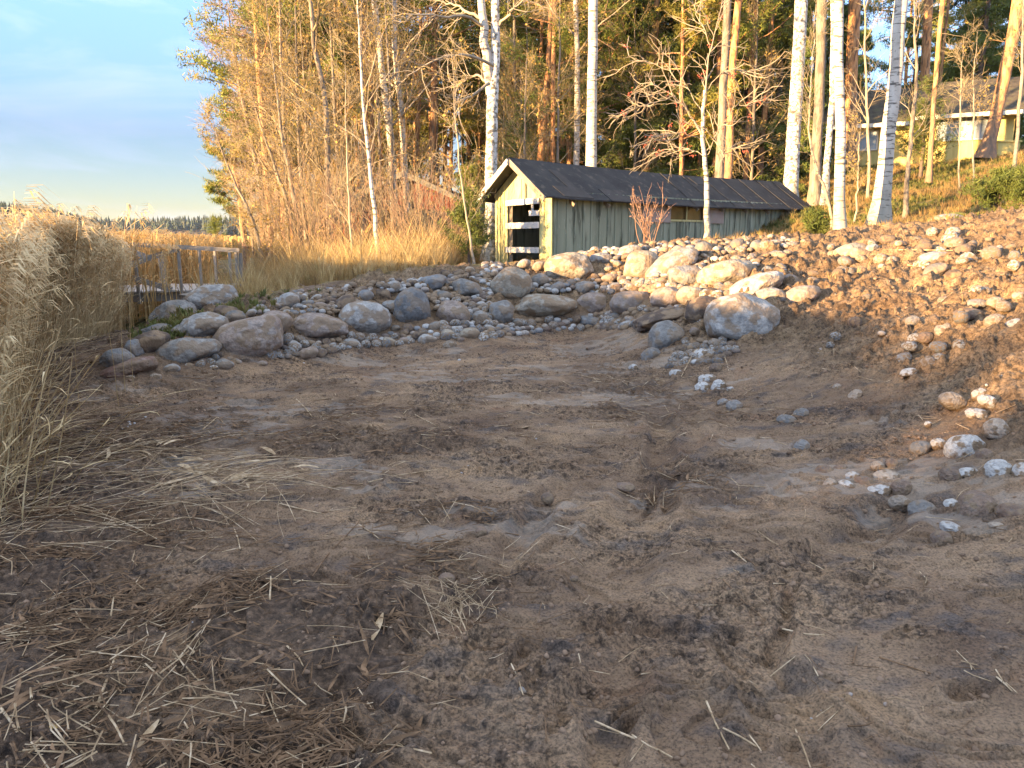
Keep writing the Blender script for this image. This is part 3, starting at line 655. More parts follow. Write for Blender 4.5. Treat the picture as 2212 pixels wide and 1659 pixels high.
# ---------------------------------------------------------------- yellow house on the hill
m_yh = M('yellow_house_boards', [(.50, .39, .13), (.64, .52, .19)], 3, .8, .2, 25, (3, 3, .3))
m_shing = M('mossy_shingle_roof', [(.035, .028, .02), (.075, .058, .04), (.10, .09, .04)], 3, .9, .6, 12, (1, 1, 1), dist=.05)
m_glass2 = M('glass_painted_reflection', [(.42, .46, .48), (.22, .25, .26), (.55, .60, .62)], 1.2, .15, .05, spec=.8)  # pale and grey patches paint the reflections into the glass colour
m_whitep = M('white_paint', [(.62, .58, .48), (.74, .70, .6)], 3, .7, .1)
def yellow_house():
    a = P(1800, 300, 37.0); b = P(2185, 300, 34.0)   # front wall from left end to right end
    zb = 4.4; dx = (b-a)*np.array([1, 1, 0]); Ln = np.linalg.norm(dx); e = dx/Ln; d = np.array([-e[1], e[0], 0]); o = np.array([a[0], a[1], 0])
    S = lambda l, w, z: o+e*l+d*w+zv*z
    X = lambda u: (lambda q: q)(np.linalg.norm((P(u, 300, 37-3*(u-1800)/385)-a)[:2]))
    root = empty('yellow_house', tuple(S(Ln/2, 3, zb)), 'yellow wooden house with mossy shingle roof on the hill between tree trunks', 'house')
    zt = P(1820, 262, 37)[2]; zt2 = P(2150, 237, 34.2)[2]
    xm = X(2000)
    mb = MB(); house_walls(mb, S, 0, xm, 0, 6, zb, zt, 1.6); battens(mb, S, 0, .1, xm, zb, lambda t: zt, .3, .012)
    house_walls(mb, S, xm+.02, Ln, -.5, 6, zb, zt2, 1.5); part('wall', mb, m_yh, root)
    mb = MB(); pitched(mb, S, -.6, xm+.3, 0, 6, zt, 1.7, .7, .12); part('roof', mb, m_shing, root)
    mb = MB(); pitched(mb, S, xm-.6, Ln+.9, -.5, 6.5, zt2, 1.75, .6, .12); part('roof', mb, m_shing, root)
    for l0, l1, w, z in ((-.6, xm-.62, -.72, zt-.36), (xm-.6, Ln+.9, -1.12, zt2-.27)):
        mb = MB(); mb.bar(S(l0, w, z), S(l1, w, z), .04, .16); part('eaves_board', mb, m_whitep, root)
    mb = MB(); mb.bar(S(Ln+.92, 3.0, zt2+1.73), S(Ln+.92, -1.12, zt2-.30), .05, .22); part('bargeboard', mb, m_tar, root)
    zq = P(1870, 325, 36.5)[2]; zq2 = P(1870, 284, 36.5)[2]
    frame_box(root, S, X(1838), X(1895), -.05, zq, zq2, m_whitep, m_glass2, 3)
    zq = P(2080, 305, 34.8)[2]; zq2 = P(2080, 250, 34.8)[2]
    frame_box(root, S, X(2022), X(2140), -.56, zq, zq2, m_whitep, m_glass2, 4)
    mb = MB(); c = P(2165, 330, 33.5); mb.box(c, (.45, 0, 0), (0, .4, 0), (0, 0, .4)); mb.box(c+zv*.42, (.5, 0, 0), (0, .45, 0), (0, 0, .03)); mb.box(c-zv*.8, (.3, 0, 0), (0, .3, 0), (0, 0, .5)); part('step', mb, m_yh, root)
yellow_house()

# ---------------------------------------------------------------- jetty with hand rail
m_jet = M('grey_jetty_wood', [(.17, .15, .125), (.28, .25, .21)], 5, .85, .25, 25, (1, 1, 1)); m_deck = M('bleached_deck_planks', [(.30, .26, .22), (.46, .41, .36)], 5, .8, .3, 25, (1, 6, 1))
mul_layer(m_deck, (7, 7, 7), 1, .55, .65, .4, tint=(.15, .12, .1))
def jetty():
    a = P(498, 588, 16.6); b = P(165, 608, 15.4); zd = .52
    a[2] = zd; b[2] = zd
    root = empty('jetty', (a[0], a[1], -.3), 'grey weathered wooden jetty with slanting hand rail among the reeds', 'jetty')
    d = (b-a); L = np.linalg.norm(d); d /= L; n = np.array([-d[1], d[0], 0]); n = n if n[1] > 0 else -n
    g = np.random.default_rng(2); mb = MB(); t = 0
    while t < L:
        mb.box(a+d*t+n*1.25+zv*(g.random()-.5)*.02, d*.062, n*(1.30+.05*g.random()), zv*.016); t += .14
    part('deck', mb, m_deck, root)
    for w in (.02, 2.45):
        mb = MB(); mb.bar(a+n*w-zv*.11, b+n*w-zv*.11, .06, .18); part('joist', mb, m_jet, root)
    R = lambda u, v, Y: P(u, v, Y)
    mb = MB(); mb.bar(R(517, 541, 16.2), R(150, 520, 15.4), .04, .085); part('handrail', mb, m_jet, root)
    for u, v0, Y in ((385, 536, 15.95), (463, 540, 17.4), (509, 542, 16.2), (290, 530, 15.6), (430, 538, 17.5), (495, 540, 17.6)):
        q = R(u, v0, Y); mb = MB(); mb.bar(q-zv*.02, np.array([q[0], q[1], .3]), .055, .05, up=(1, 0, 0)); part('rail_post', mb, m_jet, root)
    for p, q, m_ in (((382, 537, 15.9), (262, 578, 15.9), m_jet), ((285, 600, 15.5), (372, 626, 15.8), m_jet), ((255, 532, 16.8), (330, 560, 17), m_jet)):
        mb = MB(); mb.bar(R(*p), R(*q), .04, .11); part('brace', mb, m_, root)
    for u, Y in ((347, 16.9), (353, 17.1), (520, 16.3)):
        q = R(u, 566, Y); mb = MB(); V, F = tubes([[q+zv*.18, np.array([q[0], q[1], -.5])]], [[.042, .048]], 9); mb.add(V, F); mb.add(np.concatenate([V[:9], [q+zv*.185]]), [[i, (i+1) % 9, 9] for i in range(9)]); part('pile', mb, m_jet, root)
    # landing board at the shore end
    mb = MB(); p0 = R(395, 640, 14.9); p1 = R(515, 615, 15.6); mb.bar(p0, p1, .5, .05); mb.bar(p0-zv*.12, p1-zv*.12, .1, .16); part('landing_board', mb, m_jet, root)
jetty()
# ---------------------------------------------------------------- stones
def ico(sub):
    import bmesh
    bm = bmesh.new(); bmesh.ops.create_icosphere(bm, subdivisions=sub, radius=1); bm.verts.ensure_lookup_table()
    V = np.array([v.co[:] for v in bm.verts]); F = np.array([[v.index for v in f.verts] for f in bm.faces]); bm.free(); return V, F
ICO = {k: ico(k) for k in (2, 3, 4, 5)}
def stone(seed, sub, facets=5, amp=.16, fine=.05, depth=.76):
    V, F = ICO[sub]; g = np.random.default_rng(seed); d = V.copy()
    r = 1+amp*2*(fbm3(d*1.1+seed*3.7, seed, 3)-.5)
    for k in range(facets):          # worn flat faces
        n = g.normal(size=3); n /= np.linalg.norm(n); c = depth+g.random()*.2; t = d@n
        lim = np.where(t > .05, c/np.maximum(t, .05), 9); r = -np.log(np.exp(-30*r)+np.exp(-30*np.minimum(lim, 3)))/30
    r = r+fine*2*(fbm3(d*4+seed, seed+5, 5)-.5)
    return d*r[:, None], F
def stone_mat(name, cols, dirt=.5, speck=.35, rnd=.18, sc=1.):
    cols = [tuple(k_*(.9 if 'cobble' in name else .82) for k_ in c_) for c_ in cols]; m = M(name, cols, 3.4*sc, .9, .75, 11*sc, detail=9, rnd=rnd, dist=.035)
    mul_layer(m, (sc, sc, sc), 28, .52, .68, speck, tint=(.06, .055, .05), detail=4)
    mul_layer(m, (sc, sc, sc), 1.9, .58, .66, .3, tint=(.36, .34, .31), detail=8); mul_layer(m, (sc, sc, sc*2.5), 4.5, .55, .63, .5, tint=(.11, .10, .09), detail=8)
    # clinging soil on top
    mul_layer(m, (sc, sc, sc*1.3), 2.6, .47, .55, min(1, dirt*1.8), tint=(.20, .138, .085), detail=9)
    return m
m_pale = stone_mat('pale_granite', [(.20, .19, .18), (.36, .34, .31), (.48, .45, .41)], .45, sc=1.9)
m_pinkst = stone_mat('pink_granite', [(.20, .15, .12), (.32, .25, .205), (.41, .34, .28)], .45, sc=1.9)
m_greyst = stone_mat('grey_granite', [(.13, .12, .11), (.22, .205, .185), (.32, .30, .27)], .4, sc=1.9)
m_bluest = stone_mat('bluish_gneiss', [(.12, .12, .12), (.20, .20, .20), (.30, .30, .29)], .3, sc=1.9)
m_beige = stone_mat('beige_granite', [(.22, .18, .13), (.34, .29, .22), (.43, .38, .31)], .5, sc=1.9)
m_brownst = stone_mat('soil_brown_stone', [(.075, .052, .04), (.13, .088, .062), (.19, .135, .10)], .7, .5, sc=1.9)
m_redst = stone_mat('reddish_slab', [(.17, .09, .065), (.27, .16, .12), (.36, .25, .21)], .4, sc=1.9)
SM = dict(p=m_pale, k=m_pinkst, g=m_greyst, b=m_bluest, e=m_beige, n=m_brownst, r=m_redst)
m_cob = [stone_mat('pale_cobble', [(.26, .24, .22), (.38, .36, .33), (.50, .48, .45)], .55, .2, .25),
         stone_mat('tan_cobble', [(.19, .15, .12), (.29, .24, .20), (.38, .33, .28)], .6, .2, .25),
         stone_mat('grey_cobble', [(.12, .12, .12), (.20, .20, .20), (.29, .28, .28)], .55, .2, .25),
         stone_mat('muddy_cobble', [(.10, .07, .055), (.15, .105, .08), (.20, .15, .115)], .6, .3, .2)]
m_cobL = [stone_mat('pale_cobble_large', [(.34, .31, .28), (.48, .45, .41), (.60, .57, .53)], .6, .15, .15, 5.), stone_mat('tan_cobble_large', [(.24, .18, .13), (.36, .29, .22), (.46, .38, .31)], .6, .2, .2, 5.),
          stone_mat('grey_cobble_large', [(.15, .135, .12), (.23, .21, .19), (.31, .29, .27)], .4, .2, .2, 5.), stone_mat('muddy_cobble_large', [(.13, .085, .06), (.20, .135, .095), (.27, .19, .14)], .75, .3, .2, 5.)]
OCC = []     # (x,y,r) taken ground
def place_stone(u, v, w, h, c, label, tilt=0., sub=4, seed=None, cat='boulder', name='boulder', group=None, facets=6, amp=.15, sink=.32, dz=0., mat=None, Y=None, deep=.85):
    """a stone whose middle is seen at (u,v) with the given seen width and height"""
    q = hit(u, v+h*.28)[0] if Y is None else P(u, v+h*.28, Y)
    Yd = q[1]; s = Yd/F0*1.0
    W = w*s*.5*1.06; Hh = h*s*.5*1.12; D = min(max(W*deep, Hh), W*1.3)
    sd = seed if seed is not None else int(u*7+v*13)
    V, F = stone(sd, sub, facets, amp); V = V/np.abs(V).max(0)
    V = V*np.array([W, D, Hh]); t = R_(tilt); ct, st = math.cos(t), math.sin(t)
    V = np.stack([V[:, 0]*ct-V[:, 2]*st, V[:, 1], V[:, 0]*st+V[:, 2]*ct], -1)
    c0 = P(u, v, Yd+D*.66-.02)
    o = bpy.data.objects.new(name, mesh(name, V, F, mat or SM[c], True)); COL.objects.link(o); o.location = c0
    OCC.append((c0[0], c0[1], W*.85)); CEN.append((u, v, w*.5, h*.5))
    return tag(o, label, cat, group)
CEN = []
B = [
 (253, 779, 62, 40, 'b', 'pale bluish boulder at the far left tip of the boulder wall', 5),
 (276, 799, 134, 36, 'r', 'flat reddish slab tilted up to the right in front of the wall tip', 17),
 (290, 755, 38, 36, 'b', 'small blue-grey stone behind the bluish boulder at the wall tip', -20),
 (404, 760, 130, 50, 'g', 'long low dark grey boulder between the reddish slab and the two-tone boulder', 8),
 (322, 748, 84, 46, 'n', 'brown-grey boulder wedged behind the reddish slab', 25),
 (440, 708, 98, 56, 'p', 'pale peaked boulder in the upper row near the green weeds', 18),
 (337, 717, 66, 26, 'b', 'small flat blue stone beside the green weeds', 8),
 (392, 716, 40, 26, 'g', 'small rounded grey stone left of the pale peaked boulder', 10),
 (412, 698, 34, 18, 'p', 'small pale stone behind the peaked boulder', 0),
 (536, 733, 152, 80, 'k', 'large two-tone pink and grey boulder sloping up to the right', 20),
 (586, 702, 82, 46, 'k', 'upper lobe of rock resting against the large two-tone boulder', 12),
 (689, 708, 108, 56, 'k', 'wide pinkish boulder above the heap of pale cobbles', -3),
 (376, 686, 92, 56, 'g', 'smooth grey boulder under the end of the jetty', 18),
 (454, 652, 108, 60, 'p', 'smooth pale whale-backed boulder beside the jetty landing', 16),
 (490, 676, 46, 28, 'n', 'rough brownish stone above the peaked boulder', -10),
 (508, 686, 40, 26, 'g', 'small rough grey stone above the peaked boulder', 10),
 (789, 694, 96, 68, 'p', 'round pale speckled boulder in the middle of the left wall', 0),
 (745, 657, 46, 28, 'n', 'dark brown oval stone lying above the round pale boulder', 35),
 (889, 668, 70, 74, 'b', 'tall dark blue-grey boulder standing in the wall', 0),
 (850, 663, 24, 38, 'p', 'narrow pale stone upright beside the tall blue-grey boulder', 80),
 (936, 612, 54, 32, 'b', 'pale blue-grey boulder at the top edge above the tall dark one', 5),
 (978, 678, 66, 44, 'k', 'grey-pink boulder half buried right of the tall blue-grey one', -18),
 (1008, 624, 60, 38, 'g', 'grey boulder with flat face below the crest', -5),
 (1080, 677, 50, 50, 'g', 'angular greenish grey boulder with slanted top edge', -40),
 (1102, 616, 82, 60, 'e', 'big brown-beige boulder with soil on its top below the shed', 0),
 (1172, 662, 138, 54, 'e', 'long beige boulder lying flat in the middle of the wall', 3),
 (1230, 580, 92, 54, 'e', 'rounded sunlit tan boulder near the crest below the shed corner', 5),
 (1283, 657, 76, 40, 'k', 'pinkish flat boulder right of the long beige boulder', 5),
 (1602, 690, 138, 92, 'p', 'big round whitish boulder with soil cap at the corner of the bank', 6),
 (1520, 676, 82, 56, 'n', 'dark brown earthy boulder left of the big round whitish one', 10),
 (1437, 730, 68, 62, 'g', 'grey rounded boulder under the brown slab', -20),
 (1424, 690, 114, 30, 'n', 'flat brown slab tilted up to the right on the corner heap', 18),
 (1367, 653, 86, 44, 'k', 'pink sunlit boulder with soil on its right end', 5),
 (1446, 645, 72, 40, 'k', 'pink-beige boulder in the lower sunlit row', 5),
 (1492, 640, 54, 34, 'e', 'small tan boulder right of the pink-beige one', 0),
 (1479, 597, 66, 42, 'p', 'bumpy pale boulder in the sunlit face', 0),
 (1450, 573, 108, 42, 'p', 'pale slab leaning up to the right in the sunlit face', 28),
 (1386, 578, 68, 56, 'e', 'tan upright boulder in the sunlit face', 0),
 (1568, 593, 104, 52, 'e', 'broad tan boulder in the sunlit face under the rowan', 8),
 (1627, 622, 116, 40, 'p', 'long pale boulder slanting above the big round one', 24),
 (1668, 640, 60, 30, 'p', 'pale stone right behind the big round whitish boulder', -10),
 (1730, 637, 70, 30, 'k', 'pinkish stone half covered by soil on the slope', 12),
 (1840, 547, 62, 34, 'e', 'tan boulder on the upper slope below the two birches', 10),
 (1882, 541, 34, 22, 'p', 'small pale boulder right of the tan boulder on the upper slope', 0),
 (2016, 560, 54, 26, 'p', 'pale boulder high on the right slope', 5),
 (2022, 583, 48, 22, 'g', 'grey wedge stone high on the right slope', 20),
 (2062, 596, 36, 22, 'n', 'brown stone right of the grey wedge on the slope', 0),
 (1300, 560, 46, 24, 'p', 'pale boulder lying on the crest right of the shed corner', 0),
 (1362, 545, 52, 24, 'p', 'pale crest boulder in front of the red-twigged bush', 5),
]
for i, (u, v, w, h, c, lb, tl) in enumerate(B):
    place_stone(u, v, w*1.14, h*1.2, c, lb, tl, Y={'smooth grey boulder under': 12.2, 'smooth pale whale-backed': 13.2}.get(' '.join(lb.split()[:4]) if lb.startswith('smooth grey') else ' '.join(lb.split()[:3])), facets=11 if i % 3 else 6, amp=.17, sub=5 if w > 90 else 4)
place_stone(2048, 480, 74, 34, 'p', 'white rounded boulder with mossy top on the hillside edge', 0, Y=17.5, sub=4)
place_stone(1950, 489, 44, 12, 'g', 'low grey rock in the shade beside the leaning birch', 0, Y=18)
m_moss = M('moss', [(.06, .075, .012), (.13, .14, .03), (.2, .17, .04)], 6, .95, .6, 30, dist=.04)
for (u, v, w, h, lb) in ((2128, 378, 90, 34, 'mossy green rock in front of the yellow house'), (2085, 395, 60, 20, 'low mossy hump left of the mossy rock'), (2062, 466, 50, 14, 'moss cushion on top of the white hillside boulder'), (2195, 372, 50, 34, 'pale rock at the right edge by the yellow house')):
    place_stone(u, v, w, h, 'p', lb, 0, Y=27 if v < 400 else 18, mat=m_moss if 'moss' in lb else m_pale, cat='rock', name='mossy_rock' if 'moss' in lb else 'rock')

WALLP = [(300, 770), (480, 690), (600, 650), (760, 630), (960, 590), (1200, 560), (1300, 540), (1700, 525), (1720, 600), (1660, 720), (1500, 720), (1330, 700), (1150, 700), (960, 738), (780, 745), (560, 790), (330, 805)]
def inpoly(px, py, poly):
    r = np.zeros(len(px), bool); n = len(poly)
    for i in range(n):
        x1, y1 = poly[i]; x2, y2 = poly[(i+1) % n]
        c = ((y1 > py) != (y2 > py)) & (px < (x2-x1)*(py-y1)/(y2-y1+1e-9)+x1); r ^= c
    return r
def short(lb):
    import re as _re
    return _re.split(r' (?:at|in|with|behind|between|above|under|beside|below|lying|standing|half|leaning|sloping|tilted|on|right|left|wedged|upright|slanting|before|near|resting|touching|cut|topmost|alone|casting|caked|by|against|high|around|the)\b', lb)[0]
def rel(u, v):
    d = [((u-a)/max(c, 12))**2+((v-b)/max(e, 12))**2 for a, b, c, e in CEN[:49]]; k = int(np.argmin(d)); a, b, c, e = CEN[k]; du, dv = (u-a)/c, (v-b)/e
    w = ('just right of' if du > 0 else 'just left of') if abs(du) > abs(dv) else ('just below' if dv > 0 else 'just above')
    return w+' the '+short(B[k][5]), k
COLW = dict(p='pale', k='pinkish', g='grey', b='bluish', e='tan', n='brown')
def fillers():
    g = np.random.default_rng(66); n = 0
    for t in range(6000):
        if n >= 165: break
        u = g.uniform(300, 1720); v = g.uniform(525, 800)
        if not inpoly(np.array([u]), np.array([v]), WALLP)[0]: continue
        w = g.uniform(18, 50)*(1.1 if v > 600 else .85); h = w*g.uniform(.5, .8)
        if any(((u-a)/(c+w*.42))**2+((v-b)/(e+h*.42))**2 < 1 for a, b, c, e in CEN): continue
        c = g.choice(list('ppkgebn')); r_, k = rel(u, v); place_stone(u, v, w, h, c, ('small ' if w < 26 else 'middling ')+COLW[c]+' stone packed in '+r_, g.uniform(-30, 30), 3, cat='stone', name='wall_stone', group='stones packed between the boulders of the wall', facets=7, amp=.18, seed=3000+t); n += 1
fillers()

# larger cobbles that show one by one on the right-hand slope
RS = [(2082, 968, 82, 58, 0, 22, 'big pale cobble with a grey patch'), (2153, 929, 50, 52, 1, 60, 'upright tan cobble half dusted with soil'), (2157, 1019, 66, 52, 0, -5, 'big white round cobble with a dark dimple'),
 (2207, 1022, 34, 42, 0, 0, 'white cobble cut by the right edge'), (2026, 960, 32, 28, 0, -20, 'small white cobble beside the half grey one'), (1988, 969, 50, 30, 2, 15, 'cobble half grey and half white'),
 (2108, 895, 48, 24, 0, 0, 'flat white angular stone'), (2057, 866, 38, 52, 1, 80, 'tan egg-shaped cobble standing on end'), (2134, 869, 30, 44, 0, 70, 'pale cobble casting a shadow to the right'),
 (2116, 852, 34, 26, 0, 20, 'small pale cobble touching the shadowed one'), (2056, 1030, 44, 50, 3, 60, 'brown muddy cobble left of the thin white stone'), (2088, 1022, 26, 48, 0, 100, 'thin white stone standing on edge'),
 (2126, 986, 36, 34, 3, 0, 'brown cobble under the tan upright one'), (1793, 1048, 34, 30, 1, 0, 'tan cobble at the left end of the cobble cluster'), (1782, 1018, 44, 26, 3, -10, 'muddy brown cobble topmost left in the cluster'),
 (1816, 1014, 30, 20, 3, 0, 'small muddy cobble behind the cluster'), (1842, 1030, 34, 22, 0, 10, 'small white cobble in the cluster'), (1830, 1051, 42, 26, 0, -15, 'white and brown blotched cobble in the cluster'),
 (1868, 1042, 30, 42, 3, 80, 'upright brown cobble in the cluster'), (1918, 1034, 64, 34, 1, 3, 'wide flat cobble with a soil top in the cluster'), (1925, 1004, 30, 28, 3, 40, 'brown cobble behind the wide flat one'),
 (1896, 1010, 30, 28, 1, 0, 'pinkish cobble at the back of the cluster'), (1898, 1062, 52, 30, 0, 8, 'white speckled cobble in front of the wide flat one'), (1946, 1056, 46, 40, 3, 30, 'purple-brown angular cobble at the right of the cluster'),
 (1944, 1087, 50, 34, 1, -8, 'smooth tan-grey cobble in front of the cluster'), (1991, 1103, 60, 42, 2, 10, 'dark blue-grey oval cobble'), (2056, 1091, 38, 28, 0, 0, 'white cobble lying alone in the mud'),
 (2056, 1144, 56, 30, 0, -22, 'white cobble with a soil-covered upper half'), (2033, 1167, 46, 40, 3, 0, 'muddy brown stone below the half-covered white cobble'), (2108, 1098, 88, 70, 3, 20, 'large lump of stone caked in soil'),
 (2185, 1108, 66, 42, 3, -5, 'rounded soil-covered stone by the right edge'), (2152, 1138, 36, 20, 1, 0, 'small tan stone half sunk below the soil-caked lump'), (1699, 910, 44, 28, 2, -10, 'grey oval cobble at the foot of the slope'),
 (1731, 895, 34, 26, 2, 25, 'grey cobble right behind the oval one'), (1732, 966, 34, 34, 2, 0, 'round grey-brown cobble alone at the slope foot'), (1808, 838, 20, 18, 1, 0, 'small tan pebble on the slope'),
 (1845, 856, 38, 20, 1, 45, 'tilted cobble on the middle of the slope'), (1962, 804, 38, 16, 0, 20, 'flat white-topped stone on the slope'), (2005, 917, 16, 14, 0, 0, 'tiny white stone on bare soil'),
 (1971, 694, 32, 22, 2, 20, 'grey wedge cobble on the slope'), (2039, 717, 40, 36, 1, 0, 'tan cobble with a pale underside on the slope'), (1999, 731, 32, 26, 3, 0, 'muddy cobble left of the tan pale-bellied one'),
 (2152, 655, 40, 26, 1, 0, 'tan rounded cobble near the upper right'), (2157, 717, 38, 26, 1, 0, 'brown cobble near the stick by the right edge'), (2196, 707, 46, 36, 0, -10, 'large pale cobble at the right edge of the slope'),
 (2109, 656, 44, 18, 2, 0, 'flat grey-white stone on the slope'), (2089, 680, 62, 26, 3, 5, 'flat soil-covered stone below the grey-white one'), (2148, 694, 44, 28, 1, 20, 'pinkish cobble above the brown one'), (2201, 640, 28, 20, 1, 0, 'small orange-lit cobble at the right edge'),
 (1518, 838, 36, 26, 0, 0, 'pale cobble left of the pair below the bank corner'), (1552, 836, 36, 30, 0, 10, 'white rounded cobble right of the pair below the bank corner'), (1578, 843, 18, 18, 0, 0, 'small pale cobble beside the white pair'),
 (1586, 879, 36, 28, 2, 0, 'grey rounded cobble in the soil below the white pair'), (1561, 871, 24, 20, 2, 20, 'small grey cobble left of the rounded one'), (1545, 797, 28, 24, 3, 0, 'muddy cobble on the soil tongue'),
 (1527, 820, 40, 22, 0, 10, 'flat pale cobble behind the white pair'), (1459, 807, 28, 20, 0, 10, 'white oval cobble in front of the corner heap'), (1368, 795, 20, 18, 0, 0, 'white pebble lying apart at the mud edge'),
 (1513, 765, 38, 22, 0, 20, 'pale angular stone on the corner heap'), (1546, 744, 32, 24, 1, -20, 'cream cobble below the big round boulder'), (1406, 770, 44, 34, 2, 30, 'grey angular stone at the heap foot'),
 (336, 815, 26, 16, 1, 0, 'tan cobble on the mud right of the reddish slab'), (281, 816, 18, 10, 1, 0, 'small pebble in front of the reddish slab'), (461, 795, 20, 12, 0, 0, 'white pebble in front of the two-tone boulder'),
 (972, 747, 30, 22, 1, 0, 'angular buff stone on the mud before the wall'), (1182, 1077, 30, 26, 3, -40, 'reddish brown stone in the middle of the mud'), (1039, 1150, 30, 26, 3, -20, 'brown stone on the mud left of centre'), (965, 1250, 38, 24, 3, 0, 'half sunk brown stone behind the straw tuft'),
 (1124, 1494, 30, 20, 2, 10, 'small grey stone under a pale reed piece'), (1240, 1250, 20, 14, 3, 0, 'little brown stone on the open mud'), (1350, 1052, 50, 20, 3, -5, 'flat slab of dried mud-coloured stone')]
for (u, v, w, h, c, tl, lb) in RS:
    place_stone(u, v, w, h, 'p', lb, tl, sub=4, cat='cobble', name='cobble', facets=4, amp=.15, mat=m_cobL[c], deep=.9, group='cobbles lying along the boulder wall and the bank')

# heaps of small cobbles: polygons in the picture, filled on the ground they are seen on
HEAPS = [([(575, 770), (600, 738), (640, 722), (700, 735), (760, 728), (765, 752), (700, 766), (620, 778)], 130, (.055, .08), 'pale rounded cobble in the heap at the foot of the left wall'),
 ([(760, 735), (830, 722), (960, 700), (1080, 702), (1180, 690), (1260, 690), (1330, 694), (1330, 712), (1180, 716), (1060, 732), (930, 742), (770, 752)], 300, (.055, .085), 'pale rounded cobble in the strip along the foot of the wall'),
 ([(600, 672), (720, 648), (780, 655), (730, 676), (640, 682)], 45, (.045, .065), 'small cobble above the wide pinkish boulder'),
 ([(1035, 650), (1045, 570), (1075, 560), (1085, 590), (1045, 660), (1050, 690), (1120, 690), (1040, 700)], 80, (.055, .075), 'cobble between the grey and the brown-beige boulder'),
 ([(1110, 640), (1150, 610), (1240, 605), (1270, 620), (1200, 636), (1130, 652)], 90, (.055, .085), 'cobble in the band above the long beige boulder'),
 ([(1250, 700), (1280, 680), (1350, 672), (1420, 665), (1420, 700), (1340, 712)], 110, (.055, .08), 'cobble in the heap right of the wall strip'),
 ([(1200, 560), (1300, 536), (1500, 524), (1700, 518), (1740, 530), (1500, 556), (1300, 572)], 105, (.055, .09), 'sunlit cobble along the crest before the shed'),
 ([(1280, 600), (1340, 590), (1360, 620), (1420, 610), (1430, 630), (1340, 640), (1270, 640)], 60, (.055, .08), 'sunlit cobble between the boulders of the wall'),
 ([(1600, 575), (1700, 540), (1900, 520), (2100, 505), (2200, 520), (2200, 580), (1900, 590), (1700, 620)], 45, (.05, .11), 'sunlit cobble scattered on the upper slope'),
 ([(1700, 640), (1900, 600), (2200, 590), (2200, 760), (2000, 800), (1800, 760)], 26, (.035, .075), 'stone scattered on the soil of the right slope'),
 ([(1440, 800), (1480, 740), (1560, 735), (1600, 760), (1540, 790), (1480, 790)], 50, (.05, .07), 'cobble at the corner heap under the big round boulder'),
 ([(400, 770), (520, 762), (570, 768), (500, 792), (410, 796)], 36, (.045, .07), 'small cobble before the low dark boulder'),
 ([(480, 700), (600, 640), (700, 622), (820, 610), (1000, 590), (1000, 602), (800, 640), (620, 665), (500, 712)], 75, (.035, .07), 'small stone in the soil of the wall top')]
COBM = []
for k in range(12):
    V, F = stone(500+k, 3, 4 if k % 3 else 7, .18, .03, .74); V = V/np.abs(V).max(0)*np.array([1, .75+.2*(k % 3)/2, .62+.08*(k % 4)])
    for j in range(4): COBM.append(mesh('cobble', V, F, m_cob[j], True))
cnt = 0; EXTRA = []
HEAPS += [([(880, 610), (1000, 592), (1060, 600), (1060, 700), (960, 700), (930, 650)], 90, (.05, .08), 'cobble between the boulders of the middle wall'), ([(1330, 600), (1480, 560), (1640, 560), (1600, 640), (1440, 680), (1340, 660)], 90, (.05, .085), 'sunlit cobble between the boulders of the upper face')]
gr_ = np.random.default_rng(77)
taken = [(x, y, r) for x, y, r in OCC]; pts2 = []
for poly, n, (r0, r1), lb in HEAPS:
    pu = np.array(poly, float); got = 0; tries = 0
    cu = gr_.uniform(pu[:, 0].min(), pu[:, 0].max(), 4000); cv = gr_.uniform(pu[:, 1].min(), pu[:, 1].max(), 4000)
    ok = inpoly(cu, cv, poly); cu, cv = cu[ok], cv[ok]
    for (bu, bv, bw, bh) in CEN:
        k = ((cu-bu)/(bw*.95))**2+((cv-bv)/(bh*.95))**2 > 1; cu, cv = cu[k], cv[k]
    cu, cv = cu[:1400], cv[:1400]; pos = hit(cu, cv)
    acc = []
    for q in pos:
        if got >= n: break
        r = gr_.uniform(r0, r1)*(.95+.45*gr_.random())
        if acc:
            A2 = np.array(acc); dd = (A2[:, 0]-q[0])**2+(A2[:, 1]-q[1])**2+(A2[:, 2]-q[2])**2
            if (dd < ((A2[:, 3]+r)*.68)**2).any(): continue
        uu = CU+q[0]/q[1]*F0*.985; acc.append((q[0], q[1], q[2], r)); got += 1
    pts2 += [(a, lb) for a in acc]
pxs = np.array([a[0]/0+0 if False else a[3]/a[1] for a, _ in pts2]); order = np.argsort(-pxs)
hz = H(np.array([a[0] for a, _ in pts2]), np.array([a[1] for a, _ in pts2]))
rest = []
for rank, i in enumerate(order):
    (x, y, z, r), lb = pts2[i]
    ci = int(gr_.choice(4, p=[.42, .23, .17, .18])); mk = COBM[int(gr_.choice(12))*4+ci]
    rot = (gr_.uniform(-.5, .5), gr_.uniform(-.5, .5), gr_.uniform(0, 6.28)); zc = max(z, hz[i]-.02)+r*gr_.uniform(.05, .38)
    if rank < 225:
        o = bpy.data.objects.new('cobble', mk); COL.objects.link(o); o.location = (x, y, zc); o.rotation_euler = rot; o.scale = (r, r, r); 
        f_ = x*0+y*math.cos(TH)-(z-CAMZ)*math.sin(TH); up_ = y*math.sin(TH)+(z-CAMZ)*math.cos(TH); uu, vv = CU+x/f_*F0, CV-up_/f_*F0
        sz = 'small' if r < .055 else ('large' if r > .072 else 'middling')
        zone = 'sunlit ' if 'sunlit' in lb else ''
        tag(o, zone+sz+' '+('pale', 'tan', 'grey', 'muddy')[ci]+' cobble '+rel(uu, vv)[0], 'cobble', 'cobbles lying along the boulder wall and the bank')
    else: rest.append((x, y, zc, r, rot[2]))
